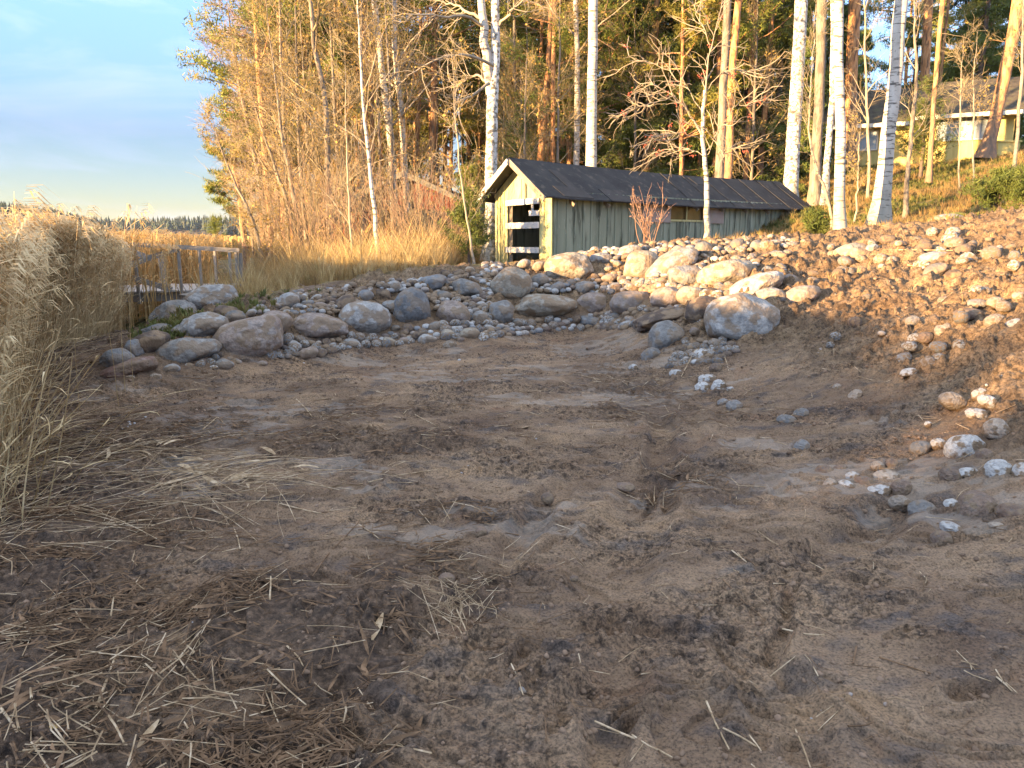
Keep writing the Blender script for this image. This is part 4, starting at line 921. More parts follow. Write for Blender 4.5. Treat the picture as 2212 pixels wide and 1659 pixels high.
if rest:
    rest = np.array(rest); pr_ = []
    for k in range(8):
        V, F = stone(600+k, 2, 2, .12, .02); V = V/np.abs(V).max(0)*np.array([1, .85, .66]); pr_.append((V, [F]))
    mb = MB(); mi = []; mid = gr_.choice(4, size=len(rest), p=[.4, .25, .17, .18])
    for k in range(4):
        q_ = rest[mid == k]; V, F = scatter(pr_, q_[:, :3], q_[:, 4], q_[:, 3]); mb.add(V, F[0]); mi += [k]*len(F[0])
    o = part('scattered_pebbles', mb, m_cob, None, smooth=True, mi=mi); tag(o, 'small stones bedded in the soil of the bank', 'stones', kind='stuff')
# grit: crumbs and little stones over the mud and bank
def grit():
    n = 9000; g = np.random.default_rng(8); u = g.uniform(-60, 2280, n); v = 600+1100*g.random(n)**1.0
    q = hit(u[:2600], v[:2600]); x = np.concatenate([q[:, 0], g.uniform(-4, 5, 5000)]); y = np.concatenate([q[:, 1], g.uniform(2, 11, 5000)])
    cl, dk, gr2 = masks(x, y); k = (gr2 < .3) & (g.random(len(x)) > cl*.8); x, y = x[k], y[k]; z = H(x, y); pr_ = []
    for s in range(6):
        V, F = stone(700+s, 2, 6, .38, .2, .6); pr_.append((V*np.array([1, .8, .7]), [F]))
    r = (.003+.010*g.random(len(x))**3)*(1+y*.12)
    V, F = scatter(pr_, np.stack([x, y, z+r*.2], -1), g.uniform(0, 6, len(x)), r)
    m = M('soil_crumbs', [(.11, .07, .045), (.20, .13, .082), (.27, .18, .12)], 3, .95, .0); mul_layer(m, (1, 1, 1), 1.3, .66, .68, .9, tint=(.42, .40, .38), detail=6)
    o = part('soil_crumbs', (V, F), m, None, smooth=True); tag(o, 'crumbs of soil and grit lying on the mud', 'soil crumbs', kind='stuff')
grit()
# ---------------------------------------------------------------- trees
m_birch = M('birch_bark', [(.34, .29, .24), (.50, .45, .38), (.60, .55, .48)], 3, .8, .35, 18, (1, 1, .6), dist=.015)
mul_layer(m_birch, (2.2, 2.2, 16), 1.6, .57, .62, .85, tint=(.05, .04, .035), detail=5)
mul_layer(m_birch, (5, 5, 5), 1.5, .60, .66, .7, tint=(.10, .09, .07), detail=5)
z_layer(m_birch, 1.6, .2, (.20, .19, .14), .55)
m_birch2 = M('flaky_birch_bark', [(.34, .30, .26), (.60, .56, .50), (.70, .66, .6)], 6, .85, .8, 12, (1, 1, .6), dist=.03)
mul_layer(m_birch2, (6, 6, 7), 1.6, .49, .58, .9, tint=(.13, .115, .08), detail=6); z_layer(m_birch2, 1.8, .2, (.17, .165, .10), .5)
m_pine = M('pine_bark', [(.34, .15, .06), (.50, .25, .11), (.60, .34, .17)], 3, .9, .7, 9, (3, 3, .8), dist=.04)
mul_layer(m_pine, (5, 5, 1.2), 1.8, .50, .60, .8, tint=(.09, .06, .045), detail=6)
z_layer(m_pine, 3.5, .3, (.19, .14, .105), .75)
m_dkbark = M('grey_brown_bark', [(.13, .105, .08), (.22, .18, .14), (.31, .26, .19)], 3, .9, .8, 9, (4, 4, .8), dist=.03)
mul_layer(m_dkbark, (4, 4, 1.2), 1.8, .50, .62, .6, tint=(.06, .05, .04), detail=6)
m_sprb = M('spruce_bark', [(.08, .06, .05), (.15, .11, .085)], 5, .9, .6, 12)
m_twig = M('reddish_twigs', [(.17, .11, .07), (.27, .18, .12)], 1.2, .8, 0)
m_twigo = M('ochre_twigs', [(.19, .15, .085), (.33, .26, .16)], 1.2, .8, 0)
m_limb = M('pale_limb_bark', [(.22, .18, .13), (.36, .30, .22)], 3, .8, .2, 20)
m_twigp = M('purplish_twigs', [(.20, .13, .12), (.30, .21, .19)], 1.2, .8, 0)
m_pneed = M('pine_needles', [(.07, .105, .022), (.17, .20, .038), (.30, .29, .06)], 1.1, .8, 0, trans=.25, detail=4)
m_pneed2 = M('orange_green_needles', [(.12, .13, .025), (.25, .225, .045), (.38, .30, .08)], 1.1, .8, 0, trans=.25, detail=4)
m_sneed = M('spruce_needles', [(.05, .08, .02), (.12, .155, .035), (.22, .23, .05)], 1.1, .85, 0, trans=.15, detail=4)
m_leafy = M('dry_yellow_leaves', [(.20, .16, .04), (.34, .23, .06), (.50, .31, .08)], 3, .8, 0, trans=.3)
m_juni = M('juniper_green', [(.06, .09, .02), (.15, .17, .04)], 2, .8, 0, trans=.25)
m_berry = M('red_berries', [(.34, .07, .045), (.42, .12, .07)], 3, .5, 0)
m_red = M('red_stems', [(.17, .095, .07), (.26, .16, .11)], 3, .7, 0)
nrm = lambda a: a/(np.linalg.norm(a, axis=-1, keepdims=True)+1e-9)
def level(g, S, D, L, r0, r1, n, wander=.2, grav=0.):
    N = len(S); P_ = np.empty((N, n+1, 3)); P_[:, 0] = S; D = nrm(D)
    for k in range(n):
        D = nrm(D+g.normal(size=(N, 3))*wander+np.array([0, 0, grav])); P_[:, k+1] = P_[:, k]+D*(L/n)[:, None]
    t = np.linspace(0, 1, n+1)[None]; return P_, r0[:, None]*(1-t)+r1[:, None]*t
def kids(g, P_, R, k, t0, t1, ang, outw=0.):
    N, n, _ = P_.shape; t = t0+(t1-t0)*((np.arange(k)[None]+g.random((N, k)))/k); x = t*(n-1); i = np.minimum(x.astype(int), n-2); f = x-i
    r = np.arange(N)[:, None]; A = P_[r, i]; B_ = P_[r, i+1]; S = A+(B_-A)*f[..., None]; T = nrm(B_-A); q = g.normal(size=S.shape); q = nrm(q-(q*T).sum(-1, keepdims=True)*T)
    a = ang*(.7+.6*g.random((N, k)))[..., None]; D = T*np.cos(a)+q*np.sin(a); rr = R[r, i]*(1-f)+R[r, i+1]*f
    return S.reshape(-1, 3), D.reshape(-1, 3), t.reshape(-1), rr.reshape(-1)
def tris(g, C, size, w, up=0., droop=0.):
    """one slim triangle per centre"""
    n = len(C); d = nrm(g.normal(size=(n, 3))+np.array([0, 0, up])); q = nrm(np.cross(d, g.normal(size=(n, 3)))); s = size*(.6+.8*g.random((n, 1)))
    V = np.stack([C-q*w*s, C+q*w*s, C+d*s], 1); return V.reshape(-1, 3), np.arange(3*n).reshape(-1, 3)
def leaves(g, C, s):
    n = len(C); a = nrm(g.normal(size=(n, 3))); b = nrm(np.cross(a, g.normal(size=(n, 3)))); z = s*(.6+.8*g.random((n, 1)))
    V = np.stack([C-a*z, C+b*z*.6, C+a*z, C-b*z*.6], 1); return V.reshape(-1, 3), np.arange(4*n).reshape(-1, 4)
def trunk_line(pts, Y, total, g, lean_y=0.):
    """picture readings (u, v, width) from top to bottom -> world polyline from the ground up"""
    q = [np.append(P(u, v, Y), w*Y/F0*.5) for u, v, w in pts][::-1]
    x, y = q[0][0], q[0][1]; zg = float(Hs(x, y)[0])
    if q[0][2] > zg+.05: q.insert(0, np.array([x-(q[1][0]-q[0][0])*.3*(q[0][2]-zg)/max(.5, q[1][2]-q[0][2]), y, zg-.1, q[0][3]*1.15]))
    else: q[0][2] = zg-.08
    top = q[-1]; d = nrm((q[-1]-q[-2])[:3]); d = nrm(d*np.array([.7, .7, 1.])); rem = total-(top[2]-zg)
    if rem > .5:
        for k in range(1, 5): 
            f = k/4; q.append(np.append(top[:3]+d*rem*f+g.normal(size=3)*.05*rem*.2*np.array([1, 1, 0]), top[3]*(1-.88*f)))
    q = np.array(q); s = np.concatenate([[0], np.cumsum(np.linalg.norm(np.diff(q[:, :3], axis=0), axis=1))])
    t = np.linspace(0, s[-1], 22); W = np.stack([np.interp(t, s, q[:, k]) for k in range(4)], 1)
    W[:, :3] = np.stack([np.convolve(np.pad(W[:, k], 1, 'edge'), [.25, .5, .25], 'valid') for k in range(3)], 1)
    W[0, 3] *= 1.35; W[1, 3] *= 1.08; W[1:-1, 0] += g.normal(size=20)*.012; return W
def limbs(g, W, f0, f1, n, Lf, up, r=.035, grav=.02, seg=5, wander=.14, rel=True):
    m = len(W); t = f0+(f1-f0)*g.random(n); x = t*(m-1); i = np.minimum(x.astype(int), m-2); f = (x-i)[:, None]
    S = W[i]*(1-f)+W[i+1]*f; a = g.random(n)*6.283; D = np.stack([np.cos(a), np.sin(a), np.full(n, up)], 1)
    L = Lf(t)*(.6+.7*g.random(n)); r0 = np.minimum(r*(.6+.6*g.random(n))*np.clip(L/2, .4, 1.4), S[:, 3]*.6)
    return level(g, S[:, :3], D, L, r0, r0*.3, seg, wander, grav)
def emit(name, root, arrs, mat, smooth=False):
    mb = MB()
    for V, F in arrs: mb.add(V, F)
    return part(name, mb, mat, root, smooth)
def zfilter(arr, cap): return arr
def make_tree(kind, Y, pts, total, label, seed, name=None, cat=None, group=None, bark=None, dens=1., f0=None):
    g = np.random.default_rng(seed); W = trunk_line(pts, Y, total, g); b0 = W[0, :3].copy()
    nm = name or {'birch': 'birch_tree', 'pine': 'pine_tree', 'spruce': 'spruce_tree', 'alder': 'alder_tree', 'sap': 'young_tree', 'bare': 'bare_tree'}[kind]
    root = empty(nm, tuple(b0), label, cat or nm.replace('_', ' '), group)
    det = min(1., 26./Y)
    bark = bark or {'birch': m_birch, 'pine': m_pine, 'spruce': m_sprb, 'alder': m_dkbark, 'sap': m_limb, 'bare': m_dkbark}[kind]
    V, F = tubes([W[:, :3]], [W[:, 3]], 14); part('trunk', (V, [F]), bark, root, True)
    if kind == 'pine':
        f0 = f0 if f0 is not None else .5
        P1, R1 = limbs(g, W, f0, .99, int(26*dens), lambda t: (.8+2.3*(1-((t-f0)/(1-f0))**1.6))*total/17, .25, .04, .03)
        P0, R0 = limbs(g, W, f0*.35, f0, int(9*dens), lambda t: .6+.9*t, -.05, .02, .0)
        S, D, t, rr = kids(g, P1, R1, 7, .35, 1., .7); L = (.35+.45*g.random(len(S)))*total/17; P2, R2 = level(g, S, D, L, np.full(len(S), .012), np.full(len(S), .006), 3, .2, .08)
        emit('limb', root, [tubes(P1, R1, 5), tubes(P0, R0, 4), tubes(P2, R2, 3)], m_pine if g.random() < .6 else m_twigo, True)
        C = np.concatenate([P2[:, 1:].reshape(-1, 3), P1[:, -2:].reshape(-1, 3)]); k = int(15*dens*min(1, 40/Y)+5); C = np.repeat(C, k, 0); C = C+g.normal(size=C.shape)*np.array([.13, .13, .08])*total/16
        emit('crown', root, [tris(g, C, .17*max(1, Y/38), .10, .5)], m_pneed if g.random() < .55 else m_pneed2)
    elif kind == 'spruce':
        f0 = f0 if f0 is not None else .12
        n = int(80*dens); P1, R1 = limbs(g, W, f0, .99, n, lambda t: .25+(total*.17)*(1-t), -.12, .03, -.01, 5, .07)
        S, D, t, rr = kids(g, P1, R1, 7, .15, .95, .75); Lx = np.repeat(np.linalg.norm(P1[:, -1]-P1[:, 0], axis=1), 7); P2, R2 = level(g, S, D*np.array([1, 1, .4]), .15+.3*Lx*(1-t*.6), np.full(len(S), .008), np.full(len(S), .004), 3, .12, -.12)
        emit('limb', root, [tubes(P1, R1, 4)], m_sprb, True)
        C = np.concatenate([P2.reshape(-1, 3), P1[:, 1:].reshape(-1, 3)]); k = int(9*dens)+3; C = np.repeat(C, k, 0)+g.normal(size=(len(C)*k, 3))*np.array([.10, .10, .06])*total/12
        emit('crown', root, [tris(g, C, .16*max(1, Y/38), .13, -.7)], m_sneed)
    elif kind in ('birch', 'alder', 'bare', 'sap'):
        f0 = f0 if f0 is not None else .3
        nb = int({'birch': 16, 'alder': 20, 'bare': 26, 'sap': 16}[kind]*dens); sc = total/14
        up = {'birch': .7, 'alder': .8, 'bare': .9, 'sap': 1.1}[kind]
        P1, R1 = limbs(g, W, f0, .98, nb, lambda t: (2.9-1.5*t)*sc, up, .035*max(.35, sc), .05, 6, .13)
        S, D, t, rr = kids(g, P1, R1, 6, .2, 1., .65); L2 = (.55+.8*g.random(len(S)))*max(.35, sc); r2 = np.clip(rr*.45, .004, .02); P2, R2 = level(g, S, D, L2, r2, r2*.5, 4, .16, .0)
        S, D, t, rr = kids(g, P2, R2, {'alder': 5, 'sap': 3}.get(kind, 7), .15, 1., .6); L3 = (.35+.5*g.random(len(S)))*max(.35, sc); mr_ = .0035*max(1, Y/26)
        P3, R3 = level(g, S, D, L3, np.full(len(S), mr_), np.full(len(S), mr_*.45), 4, .14, -.22 if kind == 'birch' else .02)
        lb = {'birch': m_limb, 'alder': m_twigo, 'bare': m_twigp, 'sap': m_limb}[kind]; tw = {'birch': m_twig, 'alder': m_twigo, 'bare': m_twigp, 'sap': m_twigo}[kind]
        emit('limb', root, [tubes(P1, R1, 6)], lb, True)
        arr = [tubes(P2, R2, 4), tubes(P3, R3, 3)]
        if kind in ('alder', 'bare'):
            S, D, t, rr = kids(g, P3, R3, 2, .2, 1., .6); P4, R4 = level(g, S, D, .18+.25*g.random(len(S)), np.full(len(S), mr_*.7), np.full(len(S), mr_*.4), 2, .15, .02); arr.append(tubes(P4, R4, 3))
        emit('twigs' if kind != 'birch' else 'crown', root, arr, tw)
        if kind == 'alder' or (kind == 'sap' and seed % 2):
            C = P3[:, 1:].reshape(-1, 3); C = C[g.random(len(C)) < (.34 if kind == 'alder' else .12)]; emit('leaves', root, [leaves(g, C, .036*max(1, Y/26))], m_leafy)
    return root, W
# --- the trunks that can be told apart: kind, distance, readings (top to bottom), height, label
T = [
 ('birch', 21.3, [(1072, 0, 17), (1072, 100, 19), (1063, 200, 24), (1062, 360, 25), (1058, 553, 29)], 17, 'big forked white birch standing just left of the boat shed gable', dict(bark=m_birch2, f0=.42)),
 ('birch', 30, [(809, 0, 12), (824, 152, 13), (842, 274, 15), (851, 427, 16)], 15, 'white birch leaning left in front of the red cottage gable', dict(f0=.25)),
 ('birch', 30.5, [(851, 0, 10), (852, 107, 11), (867, 244, 12), (879, 427, 13)], 15, 'slender white birch just right of the leaning one at the red cottage', dict(f0=.3)),
 ('sap', 17.5, [(775, 60, 3), (778, 152, 5), (790, 274, 6), (805, 427, 8), (818, 562, 10)], 8, 'thin white birch sapling rising from the tall yellow grass', dict(bark=m_birch, f0=.25)),
 ('birch', 31, [(1243, 0, 10), (1247, 130, 10), (1245, 357, 13)], 17, 'thin white birch behind the roof ridge, left of the thick one', dict(f0=.4)),
 ('birch', 28, [(1282, 0, 19), (1282, 100, 20), (1280, 197, 20), (1277, 362, 24)], 18, 'thick white birch behind the middle of the shed roof', dict(f0=.45, bark=m_birch)),
 ('birch', 38, [(1372, 0, 7), (1374, 127, 8), (1370, 250, 9), (1364, 368, 10)], 17, 'narrow grey-white birch among the orange pines', dict(f0=.5)),
 ('alder', 29, [(1572, 0, 15), (1562, 197, 16), (1555, 380, 19)], 18, 'smooth grey trunk behind the rowan, left of its reddish pine neighbour', dict(bark=m_dkbark, f0=.6, name='aspen_tree', cat='aspen tree', dens=.6)),
 ('pine', 31, [(1595, 0, 14), (1579, 197, 15), (1572, 382, 17)], 19, 'reddish pine right behind the smooth grey trunk', dict(f0=.62)),
 ('pine', 40, [(1434, 0, 13), (1429, 169, 14), (1420, 366, 15)], 20, 'tall orange pine, middle one of the close row behind the shed', dict(f0=.6)),
 ('pine', 42, [(1456, 0, 14), (1448, 140, 14), (1438, 281, 14), (1434, 366, 15)], 20, 'tall orange pine, right one of the close row behind the shed', dict(f0=.55)),
 ('pine', 36, [(1420, 0, 10), (1412, 150, 13), (1404, 225, 15), (1394, 368, 17)], 19, 'tall orange pine, left one of the close row behind the shed', dict(f0=.58)),
 ('pine', 44, [(1495, 0, 9), (1486, 130, 9), (1479, 253, 9), (1474, 366, 9)], 19, 'thin orange pine right of the close row', dict(f0=.5)),
 ('pine', 41, [(1626, 30, 6), (1607, 140, 7), (1592, 225, 8), (1584, 376, 9)], 13, 'thin orange pine leaning to the right behind the grey trunk', dict(f0=.6)),
 ('pine', 36, [(1670, 0, 10), (1657, 197, 11), (1640, 382, 13)], 18, 'brown pine halfway between the rowan and the thick birch', dict(f0=.45)),
 ('spruce', 43, [(1538, 0, 13), (1536, 180, 13), (1534, 376, 14)], 20, 'dark spruce behind the crown of the rowan', dict(f0=.1)),
 ('pine', 33, [(1192, 0, 9), (1187, 112, 10), (1175, 253, 13), (1166, 350, 15)], 17, 'curved orange pine between the forked birch and the thin one', dict(f0=.55)),
 ('pine', 40, [(1231, 100, 10), (1229, 197, 11), (1222, 352, 12)], 14, 'brown pine trunk close behind the thin birch', dict(f0=.5)),
 ('pine', 46, [(1334, 0, 7), (1333, 149, 8), (1331, 290, 9), (1330, 366, 9)], 18, 'short glowing orange pine trunk between the thick and the narrow birch', dict(f0=.6)),
 ('birch', 29, [(1733, 0, 25), (1727, 100, 25), (1720, 200, 26), (1708, 412, 30)], 19, 'thick rough-barked birch at the right end of the shed roof', dict(bark=m_birch2, f0=.5)),
 ('alder', 27, [(1776, 0, 19), (1768, 250, 20), (1757, 462, 24)], 18, 'smooth brown trunk between the thick birch and the straight white one', dict(f0=.65, name='aspen_tree', cat='aspen tree', dens=.5)),
 ('birch', 17.6, [(1811, 0, 18), (1813, 130, 19), (1816, 250, 20), (1815, 508, 22)], 16, 'straight white birch rising from the crest right of the shed', dict(bark=m_birch, f0=.6, dens=.6)),
 ('birch', 18.8, [(1948, 0, 26), (1936, 140, 27), (1924, 260, 28), (1908, 400, 32), (1897, 495, 42)], 16, 'big white birch with a flared foot leaning to the right on the hill', dict(bark=m_birch, f0=.6, dens=.6)),
 ('birch', 26, [(1801, 60, 11), (1799, 200, 12), (1786, 350, 13), (1780, 455, 16)], 15, 'flaky crooked birch half behind the straight white one', dict(bark=m_birch2, f0=.6)),
 ('pine', 36, [(1846, 0, 24), (1840, 150, 23), (1834, 340, 24)], 19, 'broad brown trunk behind and right of the straight white birch', dict(f0=.6)),
 ('pine', 42, [(2006, 0, 17), (2000, 120, 18), (1994, 240, 19)], 19, 'brown pine rising behind the roof of the yellow house', dict(f0=.5)),
 ('pine', 27, [(2036, 0, 9), (2026, 130, 9), (2016, 250, 9), (2006, 392, 11)], 13, 'thin pine on the hill in front of the yellow house', dict(f0=.65, dens=.5)),
 ('pine', 31.5, [(2200, 0, 23), (2184, 100, 23), (2160, 210, 24), (2142, 290, 24), (2124, 348, 30)], 18, 'thick pine leaning right across the end of the yellow house', dict(f0=.7)),
 ('sap', 22, [(1975, 60, 4), (1981, 150, 6), (1972, 260, 8), (1960, 380, 9), (1956, 472, 11)], 7, 'thin bent alder sapling on the hill right of the leaning birch', dict(bark=m_dkbark, f0=.3)),
 ('sap', 24, [(2208, 60, 4), (2208, 170, 6), (2198, 280, 7), (2189, 378, 8)], 7, 'pale sapling by the right edge of the hill', dict(f0=.35)),
 ('sap', 19, [(1752, 180, 3), (1745, 290, 4), (1768, 380, 6), (1792, 430, 6), (1800, 500, 6)], 5.5, 'crooked grey sapling crossing before the straight white birch', dict(f0=.3)),
 ('sap', 23, [(1855, 330, 3), (1853, 400, 3), (1850, 440, 4)], 3.0, 'small bare sapling on the hill between the two nearer birches', dict(f0=.3)),
 ('sap', 24, [(2074, 240, 3), (2073, 330, 3), (2070, 430, 4)], 4.5, 'small bare sapling before the long window of the yellow house', dict(f0=.3)),
 ('sap', 24, [(2103, 250, 3), (2102, 330, 4), (2099, 428, 4)], 4.5, 'small bare sapling just left of the leaning pine', dict(f0=.3)),
 ('sap', 26, [(1868, 120, 4), (1872, 210, 5), (1878, 360, 6)], 8, 'slim sapling in front of the left window of the yellow house', dict(f0=.3)),
 ('alder', 25, [(669, 0, 8), (681, 122, 9), (705, 213, 10), (706, 305, 11), (711, 430, 13), (712, 500, 14)], 13, 'dark-stemmed alder with ochre twigs in the middle of the thicket', dict(f0=.15, dens=1.2)),
 ('pine', 34, [(787, 0, 11), (789, 200, 12), (790, 427, 13)], 18, 'orange pine left of the leaning birch by the cottage', dict(f0=.45)),
 ('pine', 35, [(803, 0, 8), (804, 200, 9), (806, 427, 10)], 18, 'thinner orange pine close beside its twin by the cottage', dict(f0=.45)),
 ('pine', 36, [(940, 0, 11), (938, 122, 12), (936, 260, 12), (933, 427, 14)], 17, 'orange pine standing alone right of the cottage roof', dict(f0=.5)),
 ('pine', 40, [(910, 60, 7), (906, 195, 8), (902, 300, 8), (899, 400, 9)], 16, 'slim orange pine left of the lone one at the cottage roof', dict(f0=.5)),
 ('pine', 38, [(725, 40, 8), (727, 152, 8), (731, 300, 9), (734, 400, 9)], 16, 'slim pine inside the thicket right of the alder', dict(f0=.4)),
 ('pine', 33, [(640, 60, 10), (625, 200, 12), (612, 420, 14)], 15, 'pine at the left front of the wood with orange-green crown', dict(f0=.25, dens=1.5)),
 ('pine', 34, [(512, 240, 7), (500, 330, 9), (520, 440, 12)], 7.6, 'lowest pine at the left edge of the wood, crown against the sky', dict(f0=.25, dens=1.1)),
 ('pine', 36, [(580, 90, 9), (570, 230, 11), (566, 420, 13)], 12, 'pine at the left edge of the wood standing behind the bare tree', dict(f0=.25, dens=1.3)),
 ('bare', 31, [(497, 50, 3), (505, 110, 5), (519, 190, 7), (548, 330, 9), (575, 460, 12)], 10, 'leafless greyish tree with fine twigs against the sky', dict(f0=.15, dens=1.3)),
 ('bare', 33, [(560, -40, 5), (570, 110, 7), (590, 300, 9), (600, 460, 11)], 13, 'taller leafless tree behind the left edge of the wood', dict(f0=.2, dens=1.2)),
 ('alder', 24, [(598, 200, 4), (610, 300, 7), (632, 400, 9), (648, 505, 11)], 9, 'many-branched alder leaning left above the tall grass', dict(f0=.1, dens=1.3)),
 ('alder', 24.5, [(560, 260, 4), (590, 350, 6), (620, 430, 8), (640, 505, 10)], 7, 'low alder spreading far left over the reeds', dict(f0=.1, dens=1.2)),
 ('alder', 26, [(640, 140, 4), (642, 260, 6), (652, 400, 8), (662, 505, 10)], 10.5, 'upright alder behind the many-branched one', dict(f0=.12, dens=1.2)),
 ('alder', 22, [(480, 330, 3), (510, 400, 5), (545, 470, 6), (560, 520, 8)], 4.8, 'outermost low alder bush at the lake edge', dict(f0=.08, dens=1.1)),
 ('sap', 19, [(748, 290, 3), (752, 400, 4), (760, 530, 5)], 5.5, 'thin whip-like sapling left of the white sapling', dict(f0=.2)),
 ('sap', 17.3, [(987, 290, 3), (996, 400, 4), (1010, 480, 4), (1023, 566, 6)], 4.6, 'thin pale sapling left of the forked birch', dict(f0=.2)),
 ('alder', 27, [(838, 120, 4), (846, 260, 5), (848, 420, 7)], 10, 'thin ochre alder between the two birches at the cottage', dict(f0=.2, dens=.7)),
 ('alder', 33, [(1110, 60, 6), (1113, 200, 7), (1115, 340, 8)], 13, 'reddish twiggy tree right behind the forked birch', dict(f0=.15, dens=1.1)),
 ('alder', 30, [(1208, 150, 4), (1206, 250, 5), (1204, 352, 6)], 10, 'red-brown tangle of twigs behind the shed ridge', dict(f0=.1, dens=1.2)),
]
TREES = {}
for i, (kd, Y, pts, tot, lb, kw) in enumerate(T):
    TREES[lb] = make_tree(kd, Y, pts, tot, lb, 100+i, **kw)
# second stem and long bare limbs of the forked birch, limbs reaching left
def extra_limb(root, polyl, r0, r1, mat, g, twig=True, name='limb'):
    q = np.array([P(u, v, Y) for u, v, Y in polyl]); s = np.concatenate([[0], np.cumsum(np.linalg.norm(np.diff(q, axis=0), axis=1))]); t = np.linspace(0, s[-1], 12)
    W = np.stack([np.interp(t, s, q[:, k]) for k in range(3)], 1)+g.normal(size=(12, 3))*.02; R = np.linspace(r0, r1, 12); arr = [tubes([W], [R], 8)]
    if twig:
        S, D, tt, rr = kids(g, W[None], R[None], 11, .25, 1., .7); P2, R2 = level(g, S, D, .3+.7*g.random(len(S)), np.full(len(S), .012), np.full(len(S), .006), 5, .2, .03)
        S, D, tt, rr = kids(g, P2, R2, 4, .2, 1., .6); P3, R3 = level(g, S, D, .2+.3*g.random(len(S)), np.full(len(S), .006), np.full(len(S), .003), 4, .2, -.05); arr += [tubes(P2, R2, 5), tubes(P3, R3, 3)]
    emit(name, root, arr, mat, True)
gx = np.random.default_rng(12)
fb = TREES['big forked white birch standing just left of the boat shed gable'][0]
extra_limb(fb, [(1061, 205, 21.3), (1051, 120, 21.2), (1043, 50, 21.2), (1040, 0, 21.2), (1038, -120, 21.2)], .14, .07, m_birch, gx, False, 'second_stem')
for pl in ([(1046, 60, 21.2), (1000, 30, 20.8), (960, 38, 20.4), (900, 32, 20), (850, 22, 19.8)], [(1040, 40, 21.2), (990, 15, 21.6), (950, 2, 22)], [(1062, 140, 21), (1010, 118, 20.5), (970, 120, 20.2), (930, 135, 20), (880, 165, 19.8)],
           [(1062, 190, 21.4), (1035, 160, 21.8), (1010, 170, 22), (985, 190, 22)], [(1058, 180, 21), (1010, 210, 20.5), (975, 260, 20.4)], [(1072, 60, 21.3), (1110, 20, 21), (1140, -10, 21)]):
    extra_limb(fb, pl, .045, .012, m_limb, gx)
# rowan with red berries in front of the shed
def rowan():
    g = np.random.default_rng(5); Y = 17.6
    q = [(1524, 197, 7), (1516, 281, 8), (1520, 330, 9), (1528, 394, 10), (1527, 512, 13)]; W = trunk_line(q, Y, 4.1, g); W = W[:18]; W[:, 3] = np.maximum(W[:, 3], .03)
    root = empty('rowan_tree', tuple(W[0, :3]), 'slender rowan with red berry clusters growing close before the shed wall', 'rowan tree'); V, F = tubes([W[:, :3]], [W[:, 3]], 10); part('trunk', (V, [F]), m_birch, root, True)
    paths = [[(1516, 290), (1490, 240), (1455, 210), (1434, 194), (1400, 175)], [(1516, 281), (1521, 200), (1533, 112), (1548, 50), (1565, -5)], [(1533, 112), (1520, 60), (1500, 20), (1490, -10)], [(1527, 345), (1500, 325), (1470, 320), (1430, 330)],
             [(1526, 330), (1560, 270), (1600, 225), (1640, 215)], [(1516, 300), (1480, 292), (1440, 288), (1410, 296)], [(1524, 200), (1560, 150), (1600, 155), (1640, 150)], [(1522, 250), (1480, 180), (1440, 150), (1400, 135), (1360, 120)], [(1455, 210), (1420, 220), (1380, 230), (1350, 240)], [(1526, 350), (1540, 300), (1560, 330), (1590, 320)]]
    tips = []
    for k, p in enumerate(paths):
        yy = Y+g.uniform(-.9, .9); pl = [(u, v, Y+(yy-Y)*i/len(p)) for i, (u, v) in enumerate(p)]
        extra_limb(root, pl, (.026 if k < 2 else .011), .005, m_limb, g); tips += [P(u+g.normal()*14, v+g.normal()*14, Yd) for u, v, Yd in pl[1:] for _ in range(5)]
    tips = np.array(tips)[g.random(len(tips)) < .2]; V, F = ICO[2]; n = len(tips)
    C = np.repeat(tips, 8, 0)+g.normal(size=(n*8, 3))*.038; A_, Fs = scatter([(V, [F])], C, np.zeros(len(C)), .010+.005*g.random(len(C)))
    part('berries', (A_, Fs), m_berry, root)['kind'] = 'stuff'
    return root
rowan()
# --- the wood behind: six trees made once and copied
protos = []
g0 = np.random.default_rng(40)
def proto(kind, x, Y, hgt, w, seed, lb, grp, **kw):
    u = CU+x/Y*F0; z = float(Hs(x, Y)[0]); dx, dy, dz = 0, 0, 0
    def uv(zz): return (u, HV-(zz-CAMZ)/Y*F0)
    tp = uv(z+hgt*.55); bt = uv(z); r = make_tree(kind, Y, [(tp[0]+4, tp[1], w*.75), (bt[0], bt[1], w)], hgt, lb, seed, group=grp, **kw)[0]
    return r
GP, GS, GL = 'pines deep in the wood', 'spruces deep in the wood', 'leafless trees deep in the wood'
LP, LS, LL = 'orange-stemmed pine deep in the wood behind the shed', 'dark green spruce deep in the wood behind the pines', 'thin leafless tree deep in the wood'
pr = [proto('pine', 2, 50, 20, 9, 301, LP, GP, f0=.45), proto('pine', 8, 56, 21, 10, 302, LP, GP, f0=.35, dens=1.2), proto('pine', -6, 47, 17, 9, 303, LP, GP, f0=.3, dens=1.3),
      proto('spruce', 5, 52, 19, 9, 304, LS, GS, f0=.06, dens=1.2), proto('spruce', 14, 48, 17, 9, 305, LS, GS, f0=.04), proto('spruce', -2, 58, 16, 8, 306, LS, GS, f0=.05, dens=1.1), proto('alder', -4, 40, 12, 7, 307, LL, GL, f0=.1), proto('alder', 10, 44, 13, 7, 308, LL, GL, f0=.15)]
TU = [(np.mean([p[0] for p in t_[2]]), t_[4]) for t_ in T if t_[0] != 'sap']
